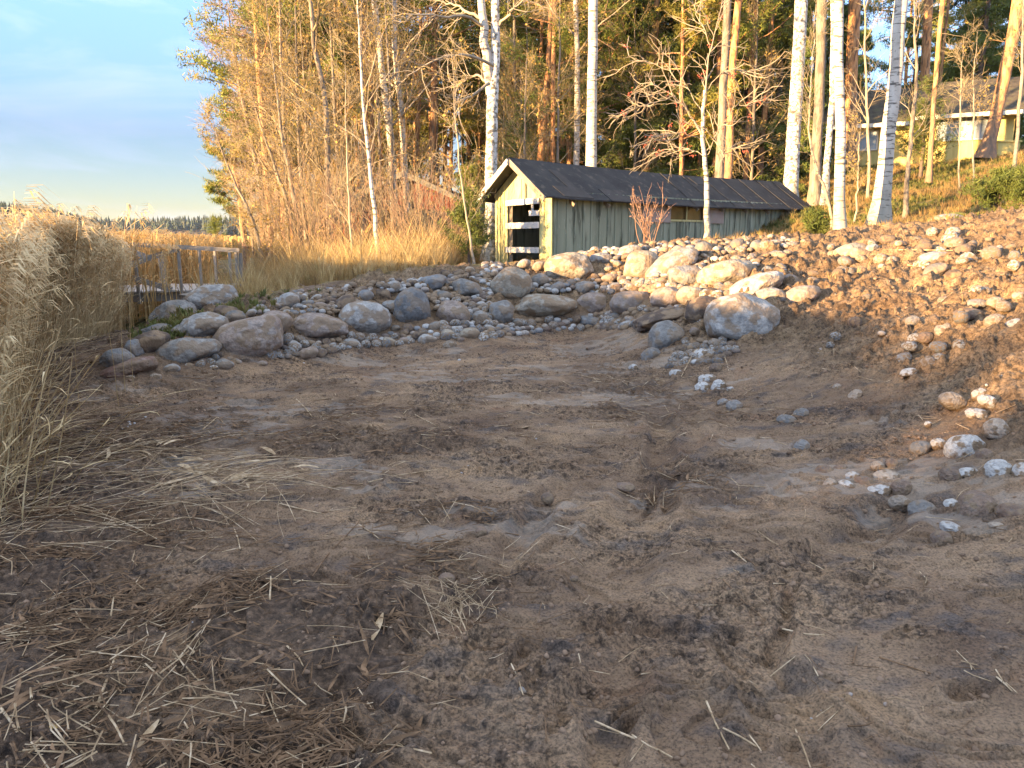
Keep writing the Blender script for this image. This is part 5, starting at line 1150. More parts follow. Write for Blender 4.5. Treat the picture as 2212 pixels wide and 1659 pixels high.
def copy_tree(r, loc, rz, s):
    c = r.copy(); COL.objects.link(c)
    u = CU+loc[0]/loc[1]*F0; k = int(np.argmin([abs(u-a) for a, _ in TU])); nm_ = {'pine': 'pine', 'spruce': 'dark spruce', 'alder': 'thin leafless tree', 'young': 'tree'}[r.name.split('_')[0]]
    sz_ = 'tall ' if s > 1 else ('slight ' if s < .85 else ''); ph = TU[k][1]
    for cut in (' behind', ' in front', ' standing', ' just', ' between', ' right', ' left', ' rising', ' with', ' at the', ' among', ' close', ' inside', ' half', ' above', ' spreading', ', ', ' leaning to', ' in the'):
        j_ = ph.find(cut)
        if j_ > 8: ph = ph[:j_]
    dp_ = 'farthest back ' if loc[1] > 62 else ('far back ' if loc[1] > 50 else ('in the wood ' if loc[1] > 40 else 'at the front '))
    c['label'] = ' '.join((sz_+nm_+' '+dp_+''+('right' if u > TU[k][0] else 'left')+' of the '+ph).split()[:16]); c.location = loc; c.rotation_euler = (0, 0, rz); c.scale = (s, s, s)
    for ch in list(r.children):
        d = ch.copy(); COL.objects.link(d); d.parent = c
    return c
g1 = np.random.default_rng(50); placed = []
def fill(n, x0f, x1f, y0, y1, kinds, smin=.85, smax=1.15, mind=1.7):
    k = 0; tries = 0
    while k < n and tries < n*40:
        tries += 1; Y = g1.uniform(y0, y1); x = g1.uniform(x0f, x1f)*Y/F0
        if placed and min((x-a)**2+(Y-b)**2 for a, b in placed) < mind**2: continue
        if -8.2 < x < -.6 and 29 < Y < 42: continue
        if x > 13 and Y < 44 and x < 24: continue
        placed.append((x, Y)); z = float(Hs(x, Y)[0]); copy_tree(pr[int(g1.choice(kinds))], (x, Y, z-.1), g1.uniform(0, 6.28), g1.uniform(smin, smax)); k += 1
fill(15, -520, -60, 29.5, 35, [0, 2, 2, 1], .62, .85, 1.2)
fill(7, 40, 500, 31, 36, [0, 1, 2], .6, .85, 1.2)
fill(7, -480, -270, 27, 36, [6, 7], .6, .95, 1.1)
fill(3, -60, 60, 29, 36, [6, 7], .6, .8, 1.1)
fill(6, -330, 100, 43, 48, [0, 2, 2], .9, 1.1, 1.2)
fill(12, -420, 120, 36, 44, [0, 1, 2], .8, 1.0, 1.3)
fill(26, -380, 60, 38, 62, [0, 1, 2, 2, 5, 6], .8, 1.05)
fill(12, 20, 640, 36, 43, [1, 3, 4, 5, 5], .8, 1.0, 1.3)
fill(34, 0, 620, 40, 75, [0, 1, 3, 3, 4, 5, 7], .85, 1.15)
fill(30, 520, 1250, 46, 80, [0, 0, 1, 3, 4, 5], .8, 1.1)
fill(8, -560, -330, 34, 48, [2, 6, 6], .5, .7)
fill(10, 20, 600, 33, 40, [6, 7, 4], .45, .8)
# small pine and spruce shrubs
def small_conifer(u, v, Y, hgt, lb, seed, mat, name='young_pine', wd=.45, n=34):
    g = np.random.default_rng(seed); q = P(u, v, Y); z = float(H(q[0], q[1])); z = min(z, q[2]+.3) if False else z
    root = empty(name, (q[0], q[1], z), lb, name.replace('_', ' ')); W = np.array([[q[0]+g.normal()*.02, q[1], z-.05+hgt*t, .03*(1.05-t)*hgt/1.5+.004] for t in np.linspace(0, 1, 10)])
    V, F = tubes([W[:, :3]], [W[:, 3]], 6); part('trunk', (V, [F]), m_sprb, root, True)
    P1, R1 = limbs(g, W, .08, .98, n, lambda t: wd*hgt*(1.1-t)+.05, .5, .012, .03, 5, .1)
    S, D, t, rr = kids(g, P1, R1, 5, .2, 1., .6); P2, R2 = level(g, S, D, .1+.16*g.random(len(S))*hgt, np.full(len(S), .005), np.full(len(S), .003), 3, .15, .05)
    emit('limb', root, [tubes(P1, R1, 4), tubes(P2, R2, 3)], m_sprb)
    C = np.concatenate([P2.reshape(-1, 3), P1[:, 1:].reshape(-1, 3)]); C = np.repeat(C, 9, 0)+g.normal(size=(len(C)*9, 3))*.035
    emit('crown', root, [tris(g, C, .085, .10, .4)], mat); return root
small_conifer(1012, 566, 18.5, 1.75, 'bright green young pine left of the forked birch', 1, m_juni, wd=.42)
small_conifer(2150, 476, 16.5, .85, 'low bushy young spruce at the right edge of the crest', 2, m_juni, 'young_spruce', .95, 40)
small_conifer(2205, 470, 16, .75, 'young spruce cut by the right edge of the photo', 3, m_juni, 'young_spruce', .8)
small_conifer(1762, 500, 18, .55, 'tiny spruce behind the right end of the shed', 4, m_juni, 'young_spruce', .5, 24)
small_conifer(1115, 350, 30, 5.2, 'yellow-green young pine behind the left of the shed ridge', 5, m_juni, 'young_pine', .3, 60)
small_conifer(1150, 350, 34, 4.6, 'second yellow-green young pine behind the shed ridge', 6, m_juni, 'young_pine', .3, 60)
small_conifer(1015, 450, 33, 3.4, 'green young pine behind the outhouse wing', 7, m_pneed, 'young_pine', .3, 60)
small_conifer(1995, 330, 29.5, 3.6, 'feathery green spruce before the middle of the yellow house', 8, m_juni, 'young_spruce', .3, 70)
small_conifer(470, 500, 60, 3.2, 'roundish green bush-like pine by the lake beyond the reeds', 9, m_pneed, 'young_pine', .5, 60)
# red-twigged bush before the shed
def twig_bush(u, v, Y, hgt, n, lb, mat, name, seed, spread=.5, leaf=None):
    g = np.random.default_rng(seed); q = P(u, v, Y); z = float(H(q[0], q[1])); z = min(z, q[2]+.05); c = np.array([q[0], q[1], z-.05])
    root = empty(name, tuple(c), lb, name.replace('_', ' ')); a = g.random(n)*6.283; D = np.stack([np.cos(a)*spread, np.sin(a)*spread, np.ones(n)], 1)*g.uniform(.6, 1.2, (n, 1)); D[:, 2] = 1
    P1, R1 = level(g, c+g.normal(size=(n, 3))*np.array([.08, .08, 0]), D, hgt*(.55+.5*g.random(n)), np.full(n, .011), np.full(n, .004), 7, .09, .03)
    S, D, t, rr = kids(g, P1, R1, 5, .3, 1., .5); P2, R2 = level(g, S, D, hgt*(.12+.2*g.random(len(S))), np.full(len(S), .006), np.full(len(S), .003), 4, .12, .05)
    emit('stems', root, [tubes(P1, R1, 5), tubes(P2, R2, 3)], mat, True)
    if leaf:
        C = P2[:, 2:].reshape(-1, 3); C = C[g.random(len(C)) < .35]; emit('leaves', root, [leaves(g, C, .03)], leaf)
    return root
twig_bush(1400, 520, 17.0, 1.3, 16, 'red-twigged bare bush before the boarded shed window', m_red, 'twig_bush', 3, .5, m_red)
def thicket():
    """reddish saplings and stems crowding before the cottage: several separate bushes"""
    spots = [(735, 545, 20, 2.6), (790, 548, 21, 3.0), (852, 552, 20, 3.2), (880, 552, 21.5, 3.0), (905, 556, 19, 2.4), (935, 552, 20.5, 2.8), (968, 556, 19.5, 2.3), (700, 540, 22, 3.2), (665, 535, 22, 3.4), (620, 530, 24, 3.4), (580, 525, 24, 2.8), (760, 530, 24, 4.2), (830, 530, 25, 4.4), (700, 520, 27, 5.2), (650, 515, 28, 5.6), (900, 530, 26, 3.8), (980, 540, 24, 3.0), (560, 520, 27, 4.4), (770, 520, 28, 5.), (860, 520, 28, 4.4)]
    nm = ['left of the white sapling', 'behind the white sapling', 'before the porch of the cottage', 'right of the porch post', 'before the orange door', 'right of the orange door', 'before the dark wing', 'under the dark-stemmed alder', 'at the foot of the leaning alder', 'left of the alder feet', 'at the left end of the tall grass', 'behind the whip-like sapling', 'before the cottage gable', 'deep under the alder', 'deep in the left thicket', 'under the cottage eave on the right', 'left of the bright young pine', 'farthest left by the lake edge', 'left of the cottage window', 'between the cottage birches']
    for i, (u, v, Y, h) in enumerate(spots):
        twig_bush(u, v, Y, h, 17 if 780 < u < 985 else 26, 'reddish bare thicket bush '+nm[i], m_twigo if i % 2 else m_twig, 'thicket_bush', 60+i, .34, m_leafy if i % 3 == 0 else None)
thicket()
# ---------------------------------------------------------------- reeds
m_reed = M('dry_reed', [(.34, .23, .11), (.58, .42, .21), (.76, .60, .35)], 6., .75, 0, trans=.2, detail=5)
m_reedg = M('golden_reed', [(.32, .20, .075), (.48, .31, .12), (.60, .41, .18)], .6, .75, 0, trans=.2, detail=5)
m_plume = M('reed_plume', [(.22, .14, .08), (.38, .26, .15)], 3, .9, 0, trans=.2)
def ribbon(pts, w, side):
    """flat strip along pts (n,3), widths (n,), side direction"""
    n = len(pts); w = np.asarray(w)[:, None]*.5; V = np.stack([pts-side*w, pts+side*w], 1).reshape(-1, 3)
    i = np.arange(n-1)*2; return V, np.stack([i, i+1, i+3, i+2], -1)
def reed_proto(seed, h=1., leaf=5, plume=True, w=.0031, broken=False):
    g = np.random.default_rng(seed); mb = MB(); t = np.linspace(0, 1, 6); a = g.uniform(0, 6.28); bend = g.uniform(.02, .16)
    C = np.stack([bend*t**2.2*math.cos(a), bend*t**2.2*math.sin(a), t*h], -1)
    V, F = tubes([C], [np.linspace(w, w*.45, 6)], 3); mb.add(V, F)
    for k in range(leaf):
        s = g.uniform(.42, .98); p = np.array([np.interp(s, t, C[:, j]) for j in range(3)]); b = g.uniform(0, 6.28) if g.random() < .4 else .4+g.normal()*.7; L = g.uniform(.12, .27); u = np.linspace(0, 1, 5)
        drp = g.uniform(.2, .95); Q = p+np.stack([math.cos(b)*L*(u-.25*drp*u**3), math.sin(b)*L*(u-.25*drp*u**3), L*(.8*u-drp*u**2)], -1)
        V, F = ribbon(Q, .0075*np.array([.5, 1.2, 1.1, .7, .08]), np.array([-math.sin(b), math.cos(b), .25])); mb.add(V, F)
    pl = MB()
    if plume:
        top = C[-1]; b = .5+g.normal()*.5
        for k in range(16):
            s = g.uniform(-.10, .03); L = g.uniform(.05, .11); bb = b+g.normal()*.5; u = np.linspace(0, 1, 3)
            Q = top+np.array([math.cos(b)*max(0, s+.1)*.35, math.sin(b)*max(0, s+.1)*.35, s])+np.stack([math.cos(bb)*L*u, math.sin(bb)*L*u, L*(.5*u-.9*u**2)], -1)
            V, F = ribbon(Q, [.003, .009, .001], np.array([-math.sin(bb), math.cos(bb), .3])); pl.add(V, F)
    if plume:
        V, F = pl.arrays(); mb.add(V, F[0])
    return mb.arrays()
EDGE = ([3.4, 4.4, 7, 9.4, 11, 12, 13, 14.8], [-2.75, -3.15, -4.75, -6.1, -6.2, -6.6, -6.9, -7.6])
RP = [reed_proto(k, 1., 3+k % 3, k % 5 != 0) for k in range(14)]; RPn = [reed_proto(40+k, 1., 2, False, .005) for k in range(5)]
RPl = [reed_proto(60+k, 1., 3, True, .006) for k in range(8)]
def reeds():
    g = np.random.default_rng(17)
    n = 14000; y = 3.9+(15.2-3.9)*g.random(n)**.8; e = np.interp(y, *EDGE); d = g.exponential(.9, n)+.0; x = e-d+g.normal(size=n)*.08; k = (x > -.98*y-.6); x, y, d = x[k], y[k], d[k]
    u = CU+x/y*F0; k = ~((y > 11.5) & (u > 240) & (g.random(len(x)) < np.interp(u, [150, 240, 330], [.2, .7, .96]))); x, y, d = x[k], y[k], d[k]
    h = (1.60+.022*y)*np.interp(x/y, [-.66, -.60, -.52, -.45], [1.02, 1., .93, .86])*(.62+.38*g.random(len(x))**.8)*np.where(g.random(len(x)) < .05, 1.09, 1.); z = Hs(x, y)-.03
    ln = g.normal(size=(len(x), 2))*.06; ln[:, 0] += np.where(d < .35, .10*g.random(len(x)), .02)
    V, F = scatter(RP, np.stack([x, y, z], -1), g.normal(size=len(x))*.9, np.stack([h*.9, h*.9, h], -1), ln)
    o = part('reeds', (V, F), m_reed, None); tag(o, 'tall dry common reeds standing at the left of the mud', 'reeds', kind='stuff')
    # leaning and broken stalks along the edge, no plume
    n = 900; y = 3.8+9.5*g.random(n)**1.1; x = np.interp(y, *EDGE)+g.normal(size=n)*.16-.05; z = Hs(x, y)-.02; h = g.uniform(.25, 1.2, n); ln = g.normal(size=(n, 2))*.35+np.array([.30, -.1])
    V, F = scatter(RPn, np.stack([x, y, z], -1), g.uniform(0, 6.28, n), h, ln); o = part('leaning_reeds', (V, F), m_reed, None); tag(o, 'broken and leaning reed stalks along the edge of the reed bed', 'reeds', kind='stuff')
    # round the jetty and out over the bay
    shore = lambda y: np.interp(y, [14, 16, 20, 30, 45, 60, 120, 300], [-6.2, -6.6, -7.6, -11.5, -17, -23, -44, -105])
    n = 15000; y = 14.5*(70/14.5)**g.random(n); w = g.random(n); x = shore(y)-w*(.92*y+shore(y)*1.0).clip(3); k = ~((y > 14.8) & (y < 18.4) & (g.random(n) < np.where(x > -9.5, .97, .75))) & (x < shore(y)+.5)
    x, y = x[k], y[k]; z = np.maximum(Hs(x, y), -.35); top = 1.6+np.interp((CU+x/y*F0), [0, 330, 420, 560], [.16, .09, .02, 0]); h = (top-z)*(.80+.24*g.random(len(x))); s = np.clip(y/18, 1, 3)
    V, F = scatter(RPl, np.stack([x, y, z], -1), g.normal(size=len(x))*.9, np.stack([h*s**.8, h*s**.8, h], -1), g.normal(size=(len(x), 2))*.05)
    o = part('bay_reeds', (V, F), m_reedg, None); tag(o, 'golden sunlit reed bed filling the bay beyond the jetty', 'reeds', kind='stuff')
    # far reed bed, coarse
    n = 26000; y = 60*(420/60)**g.random(n); x = shore(y)+4-g.random(n)*(y*1.1+12+shore(y)*.9); top = 1.25+.45*g.random(n)+g.random(n)*.25; th = g.normal(size=n)*.5; w = .0016*y*(.6+g.random(n))
    B_ = np.stack([x, y, np.full(n, -.4)], -1); dd = np.stack([np.cos(th), np.sin(th), 0*th], -1)*w[:, None]; tp = B_.copy(); tp[:, 2] = top; tp[:, 0] += g.normal(size=n)*.15
    V = np.stack([B_-dd, B_+dd, tp+dd*.8, tp-dd*.2], 1).reshape(-1, 3)
    o = part('far_reeds', (V, [np.arange(4*n).reshape(-1, 4)]), m_reedg, None); tag(o, 'distant reed bed out towards the far shore', 'reeds', kind='stuff')
reeds()
def tall_reed(u, v, Y, lb, seed):
    q = P(u, v, Y); z = float(Hs(q[0], q[1])[0]); V, F = reed_proto(seed, 1., 1, True, .0022); h = q[2]-z; V = V*np.array([h*.9, h*.9, h]); V[:, :2] -= 0
    mb = MB(); [mb.add(V, f) if i == 0 else None for i, f in enumerate(F)]; me = mesh('tall_reed', V, F, m_reed, False); o = bpy.data.objects.new('tall_reed', me); COL.objects.link(o); o.location = (q[0], q[1], z); tag(o, lb, 'reed')
tall_reed(215, 452, 7.6, 'reed standing tallest with a small brown plume, left of the drooping pair', 901)
tall_reed(232, 440, 8.3, 'tall reed with a drooping pale plume, left one of the pair', 902)
tall_reed(252, 443, 8.5, 'tall reed with a drooping pale plume, right one of the pair', 903)
tall_reed(5, 410, 4.6, 'tall reed whose plume reaches in at the left edge of the photo', 904)
tall_reed(128, 470, 7.2, 'tall reed with hooked plume above the bed left of the drooping pair', 905)

# ---------------------------------------------------------------- grass
m_grassy = M('yellow_grass', [(.17, .11, .05), (.46, .33, .14), (.66, .52, .28)], 4.5, .8, 0, trans=.3, detail=5)
m_grassb = M('brownish_grass', [(.12, .08, .035), (.34, .22, .09), (.20, .19, .06)], 3.5, .8, 0, trans=.3, detail=5)
m_grassg = M('green_weeds', [(.07, .075, .02), (.13, .14, .04), (.24, .17, .06)], 2.5, .8, 0, trans=.3, detail=5)
def tuft(seed, n, h, w, spread, droop):
    g = np.random.default_rng(seed); mb = MB(); u = np.linspace(0, 1, 4)
    for k in range(n):
        a = g.uniform(0, 6.28); L = h*g.uniform(.5, 1.1); r = spread*g.random(); s = g.uniform(.1, .6); b0 = np.array([math.cos(a)*r*.4, math.sin(a)*r*.4, 0])
        Q = b0+np.stack([math.cos(a)*L*s*u**1.6, math.sin(a)*L*s*u**1.6, L*(u-droop*g.random()*u**2.5)], -1); V, F = ribbon(Q, w*np.array([1, .9, .6, .08]), np.array([-math.sin(a+.4), math.cos(a+.4), 0])); mb.add(V, F)
    return mb.arrays()
def grass_field(name, pts, protos_, sc, mat, label, seed):
    g = np.random.default_rng(seed); V, F = scatter(protos_, pts, g.uniform(0, 6.28, len(pts)), sc, g.normal(size=(len(pts), 2))*.12); o = part(name, (V, F), mat, None); tag(o, label, 'grass', kind='stuff')
def grasses():
    g = np.random.default_rng(31)
    T1 = [tuft(k, 18, .95, .011, .12, .35) for k in range(5)]+[tuft(70+k, 7, 1.35, .008, .2, .25) for k in range(4)]; T2 = [tuft(20+k, 18, .22, .012, .10, .3) for k in range(6)]; T3 = [tuft(30+k, 14, .14, .02, .12, .5) for k in range(5)]
    def field(n, x0, x1, y0, y1, off=.5):
        x = g.uniform(x0, x1, n); y = g.uniform(y0, y1, n); k = y > np.interp(x, CRX, CRY)+off; x, y = x[k], y[k]; return x, y
    x, y = field(5600, -7.2, 1.6, 13.4, 27, .25); k = (x > np.interp(y, [13, 17, 20, 27], [-5.4, -6.6, -7.4, -10])) & ~((x > -1.6+.02*y) & (y < 22)) & ~((x > -.9) & (y < 30)); k = (x > -2.6) | (y-np.interp(x, CRX, CRY) > 1.5+.5*g.random(len(k))[:]) if False else k; x, y = x[k], y[k]
    kk = (x > -2.6) | (y-np.interp(x, CRX, CRY) > 1.3+.8*g.random(len(x))) | (g.random(len(x)) < .12); x, y = x[kk], y[kk]
    d = y-np.interp(x, CRX, CRY); sc = np.clip(.35+.35*d, .3, 1.)*(.7+.5*g.random(len(x))); z = Hs(x, y)-.02
    sel = fbm(x*.7, y*.7, 88, 3)+g.normal(size=len(x))*.05 > .51; sc = sc*(.6+.9*fbm(x*.9, y*.9, 87, 3)); z = z
    grass_field('tall_yellow_grass', np.stack([x, y, z], -1)[sel], T1, sc[sel], m_grassy, 'tall straw-yellow grass glowing in the sun before the thicket', 1)
    grass_field('brown_grass', np.stack([x, y, z], -1)[~sel], T1, (sc*.85)[~sel], m_grassb, 'brown and orange undergrowth grass before the thicket', 2)
    # hillside
    x, y = field(15000, 4.5, 27, 15.5, 38, .3); z = Hs(x, y)-.02; k = z < 6.2; x, y, z = x[k], y[k], z[k]; sel = fbm(x*.6, y*.6, 89, 3)+g.normal(size=len(x))*.06 > .49
    grass_field('hillside_grass', np.stack([x, y, z], -1)[sel], T2, g.uniform(.7, 1.5, sel.sum()), m_grassb, 'short orange-brown grass on the hillside below the house', 3)
    grass_field('hillside_heather', np.stack([x, y, z], -1)[~sel], T3, g.uniform(.9, 1.9, (~sel).sum()), m_grassg, 'low green heath and moss on the hillside', 4)
    x, y = field(3500, -3, 9, 20, 40, 1.5); z = Hs(x, y)-.02; grass_field('wood_floor_grass', np.stack([x, y, z], -1), T2, g.uniform(.8, 1.6, len(x)), m_grassb, 'brown undergrowth on the floor of the wood', 5)
    # weeds at the left rocks
    C = []
    for (u0, v0, su, sv, n) in ((385, 705, 30, 10, 110), (350, 728, 26, 7, 50), (485, 664, 40, 8, 90), (560, 600, 40, 18, 90), (600, 622, 40, 8, 40)):
        C.append(hit(u0+g.normal(size=n)*su, v0+g.normal(size=n)*sv))
    C = np.concatenate(C); C[:, 2] = np.maximum(C[:, 2], H(C[:, 0], C[:, 1]))+.02; grass_field('green_weeds', C, T3, g.uniform(.6, 1.3, len(C)), m_grassg, 'green and reddish weeds growing among the rocks near the jetty', 6)
    # stray roots and tufts on the soil crest
    C = hit(g.uniform(560, 2212, 240), np.interp(g.uniform(0, 1, 240), [0, 1], [0, 34])+np.interp(np.linspace(560, 2212, 240), [560, 800, 1000, 1200, 1300, 1500, 1880, 2212], [640, 600, 572, 552, 534, 516, 500, 478])); C[:, 2] = H(C[:, 0], C[:, 1])
    grass_field('crest_straw', C, [tuft(50+k, 6, .16, .006, .1, .9) for k in range(5)], g.uniform(.4, 1.2, len(C)), m_grassy, 'stray straw and roots on the crest of the bank', 7)
grasses()
# ---------------------------------------------------------------- brush pile and reed heap
def pile(name, lb, cat, n, c0, c1, L, r, mat, seed, wid=.35, dirn=None, hgt=.3):
    g = np.random.default_rng(seed); t = g.random(n)[:, None]; S = c0+(c1-c0)*t+g.normal(size=(n, 3))*np.array([wid, wid, .02]); S[:, 2] = np.maximum(H(S[:, 0], S[:, 1]), c0[2]*0-9)+hgt*g.random(n)*np.exp(-((t[:, 0]-.35)/.4)**2)
    if dirn is None: a = g.uniform(0, 6.28, n); D = np.stack([np.cos(a), np.sin(a), g.normal(size=n)*.15], -1)
    else: D = np.array(dirn)+g.normal(size=(n, 3))*.22
    P1, R1 = level(g, S, D, L*(.5+g.random(n)), np.full(n, r), np.full(n, r*.4), 5, .08, -.03); P1[..., 2] = np.maximum(P1[..., 2], Hs(P1[..., 0].ravel(), P1[..., 1].ravel()).reshape(P1.shape[:2])+.015)
    o = empty(name, tuple(c0), lb, cat); emit('sticks', o, [tubes(P1, R1, 4)], mat); return o
pile('brush_pile', 'heap of dark cut twigs lying down the bank beside the jetty', 'brush pile', 330, hit(530, 606)[0], hit(640, 634)[0], .9, .007, m_twig, 3, .2, (.85, -.35, -.25), .5)
pile('reed_heap', 'heap of dead grey reeds on the shore end of the jetty', 'reed heap', 420, P(440, 590, 17.2), P(505, 590, 16.8), .5, .004, m_reed, 4, .35, None, .45)
# ---------------------------------------------------------------- litter on the mud
m_straw = M('pale_straw', [(.18, .11, .055), (.36, .25, .14), (.62, .48, .32)], 14, .8, 0, detail=5)
m_brstraw = M('brown_straw', [(.06, .034, .017), (.14, .08, .04), (.27, .16, .085)], 12, .85, 0, detail=5)
def drape(Pl, lift=.006):
    sh = Pl.shape[:2]; z = H(Pl[..., 0].ravel(), Pl[..., 1].ravel()).reshape(sh); return z
def litter(n, x, y, L, r, mat, name, lb, seed, kink=.35, flat=False, lift=.01, arch=.0):
    g = np.random.default_rng(seed); a = g.uniform(0, 6.28, n) if not isinstance(kink, tuple) else kink[1]+g.normal(size=n)*.8; kk = kink if not isinstance(kink, tuple) else kink[0]
    D = np.stack([np.cos(a), np.sin(a), 0*a], -1); S = np.stack([x, y, 0*x], -1); P1 = np.empty((n, 6, 3)); P1[:, 0] = S; R1 = np.repeat(np.asarray(r)[:, None], 6, 1)*np.linspace(1, .7, 6)[None]; aa = a.copy(); kn = g.integers(1, 9, n)
    for k_ in range(5):
        aa = aa+g.normal(size=n)*.03+np.where(kn == k_, g.normal(size=n)*kk*1.6, 0); P1[:, k_+1] = P1[:, k_]+np.stack([np.cos(aa), np.sin(aa), 0*aa], -1)*(L/5)[:, None]
    z = drape(P1)
    e0 = np.linspace(0, 1, 6)[None]; zl = z[:, :1]+e0*(z[:, -1:]-z[:, :1]); zz = zl+np.quantile(z-zl, .62, axis=1, keepdims=True)+lift*g.random((n, 1))+arch*g.random((n, 1))*np.sin(e0*np.pi)*L[:, None]; P1[..., 2] = zz+.003
    if flat:
        s = np.stack([-np.sin(a), np.cos(a), g.normal(size=n)*.3], -1)[:, None, :]; w = (R1*np.array([.3, 1, 1.2, 1, .7, .1]))[..., None]*2.2; V = np.stack([P1-s*w, P1+s*w], 2).reshape(-1, 3); i = (np.arange(n)[:, None]*12+np.arange(5)[None]*2).ravel(); F = np.stack([i, i+1, i+3, i+2], -1)
    else: V, F = tubes(P1, R1, 4)
    o = part(name, (V, [F]), mat, None); tag(o, lb, 'litter', kind='stuff')
def litters():
    g = np.random.default_rng(91)
    def samp(n, f, x0, x1, y0, y1):
        x = g.uniform(x0, x1, n*6); y = g.uniform(y0, y1, n*6); m = f(x, y); k = g.random(n*6) < m; return x[k][:n], y[k][:n]
    dk = lambda x, y: masks(x, y)[1]*np.clip(4/y, .3, 1)*(.06+.94*sst(.45, .6, fbm(x*2.2, y*2.8, 95, 3)))
    x, y = samp(8200, dk, -5.5, 2.5, 1.9, 10); n = len(x); litter(n, x, y, g.uniform(.03, .17, n), g.uniform(.001, .0034, n), m_brstraw, 'brown_straw_litter', 'short brown broken reed pieces matted on the dark mud', 1, lift=.03)
    x, y = samp(2200, dk, -5.5, 1.5, 1.9, 10); n = len(x); litter(n, x, y, g.uniform(.04, .14, n), g.uniform(.002, .0045, n), m_brstraw, 'dead_leaf_litter', 'flat brown reed leaves matted on the dark mud', 2, flat=True, lift=.02)
    x, y = samp(900, dk, -5.5, 1.5, 1.9, 10); n = len(x); litter(n, x, y, g.uniform(.05, .30, n), g.uniform(.0012, .003, n), m_straw, 'pale_straw_litter', 'pale straw pieces scattered over the reed mat', 3, lift=.04)
    x = g.uniform(-2, 3.6, 420); y = 1.9+g.random(420)**1.3*7; litter(420, x, y, g.uniform(.02, .12, 420)*(1+y*.12), g.uniform(.001, .0022, 420)*(1+y*.1), m_straw, 'scattered_straw', 'stray pale straw bits on the open mud', 4)
    x = g.uniform(-2, 3.6, 500); y = 1.9+g.random(500)**1.3*6; litter(500, x, y, g.uniform(.03, .16, 500), g.uniform(.001, .0025, 500), m_brstraw, 'scattered_brown_straw', 'stray brown straw bits on the open mud', 5)
    x, y = samp(3800, lambda x, y: dk(x, y)*sst(5.5, 4, y), -4, .8, 1.9, 5.5); n = len(x); litter(n, x, y, g.uniform(.02, .12, n), g.uniform(.0015, .004, n), m_brstraw, 'matted_debris', 'thick mat of dark broken reed debris in the near left', 12, lift=.05)
    # pale heap in the near left corner
    n = 180; x = -1.55+g.normal(size=n)*.38; y = 2.25+g.normal(size=n)*.27; litter(n, x, y, g.uniform(.04, .26, n), g.uniform(.0016, .0042, n), m_straw, 'corner_straw_heap', 'tangle of pale reed pieces in the near left corner', 6, lift=.10)
    n = 110; x = -1.5+g.normal(size=n)*.42; y = 2.3+g.normal(size=n)*.33; litter(n, x, y, g.uniform(.04, .16, n), g.uniform(.002, .0042, n), m_brstraw, 'corner_leaf_heap', 'flat brown reed leaves in the near left corner', 13, flat=True, lift=.09)
    # the long tangle of reed stalks reaching out of the reed bed
    q = hit([470, 420, 520, 350, 300, 560, 450, 250, 480], [1010, 1040, 1060, 990, 1000, 1050, 1090, 960, 1040]); n = 120; i = g.integers(0, len(q), n); x = q[i, 0]+g.normal(size=n)*.30-.25; y = q[i, 1]+g.normal(size=n)*.18
    litter(n, x, y, g.uniform(.25, .9, n), g.uniform(.0015, .0034, n), m_straw, 'reed_tangle', 'tangle of long pale reed stalks lying out over the mud', 7, kink=(.55, 0.15), lift=.05, arch=.10)
    n = 45; i = g.integers(0, 6, n); x = q[i, 0]+g.normal(size=n)*.3; y = q[i, 1]+g.normal(size=n)*.18; litter(n, x, y, g.uniform(.1, .4, n), g.uniform(.004, .008, n), m_straw, 'reed_leaf_tangle', 'broad pale reed leaves among the tangle', 8, kink=.6, flat=True, lift=.05, arch=.1)
    n = 430; y = 3.6+8*g.random(n)**1.2; x = np.interp(y, *EDGE)+np.abs(g.normal(size=n))*.45-.2; litter(n, x, y, g.uniform(.15, .7, n), g.uniform(.0014, .003, n), m_straw, 'fallen_reeds', 'fallen reed stalks lying along the foot of the reed bed', 9, kink=(.4, .1), lift=.05, arch=.06)
    n = 80; x = -.25+g.normal(size=n)*.07; y = 3.22+g.normal(size=n)*.1; litter(n, x, y, g.uniform(.05, .25, n), g.uniform(.001, .002, n), m_straw, 'straw_tuft', 'small matted tuft of straw on the mud left of centre', 10, lift=.05)
litters()
def stick(name, lb, pts, r, mat, lift=.012, cat='reed stalk', r1=None, wide=None):
    q = hit([p[0] for p in pts], [p[1] for p in pts]); s = np.concatenate([[0], np.cumsum(np.linalg.norm(np.diff(q, axis=0), axis=1))]); t = np.linspace(0, s[-1], 12); W = np.stack([np.interp(t, s, q[:, k]) for k in range(3)], 1)
    z = H(W[:, 0], W[:, 1]); zl = z[0]+(t/t[-1])*(z[-1]-z[0]); W[:, 2] = zl+np.quantile(z-zl, .7)+lift*.4
    if len(pts[0]) > 2: W[:, 2] += np.interp(t, s, [p[2] for p in pts])
    if wide:
        d = nrm(np.gradient(W, axis=0)); sd = nrm(np.cross(d, [0, 0, 1]))+np.array([0, 0, .2]); w = wide*np.sin(np.linspace(.25, 3.0, 12))[:, None]; top = np.stack([W-sd*w, W+sd*w], 1).reshape(-1, 3); bot = top-np.array([0, 0, .0015])
        i = np.arange(11)*2; V = np.concatenate([top, bot]); F = np.concatenate([np.stack([i, i+1, i+3, i+2], -1), np.stack([i+24, i+26, i+27, i+25], -1)])
    else: V, F = tubes([W], [np.linspace(r, (r1 or r*.7), 12)], 7)
    c = W[0]; o = bpy.data.objects.new(name, mesh(name, V-c, [F], mat, True)); COL.objects.link(o); o.location = c; tag(o, lb, cat)
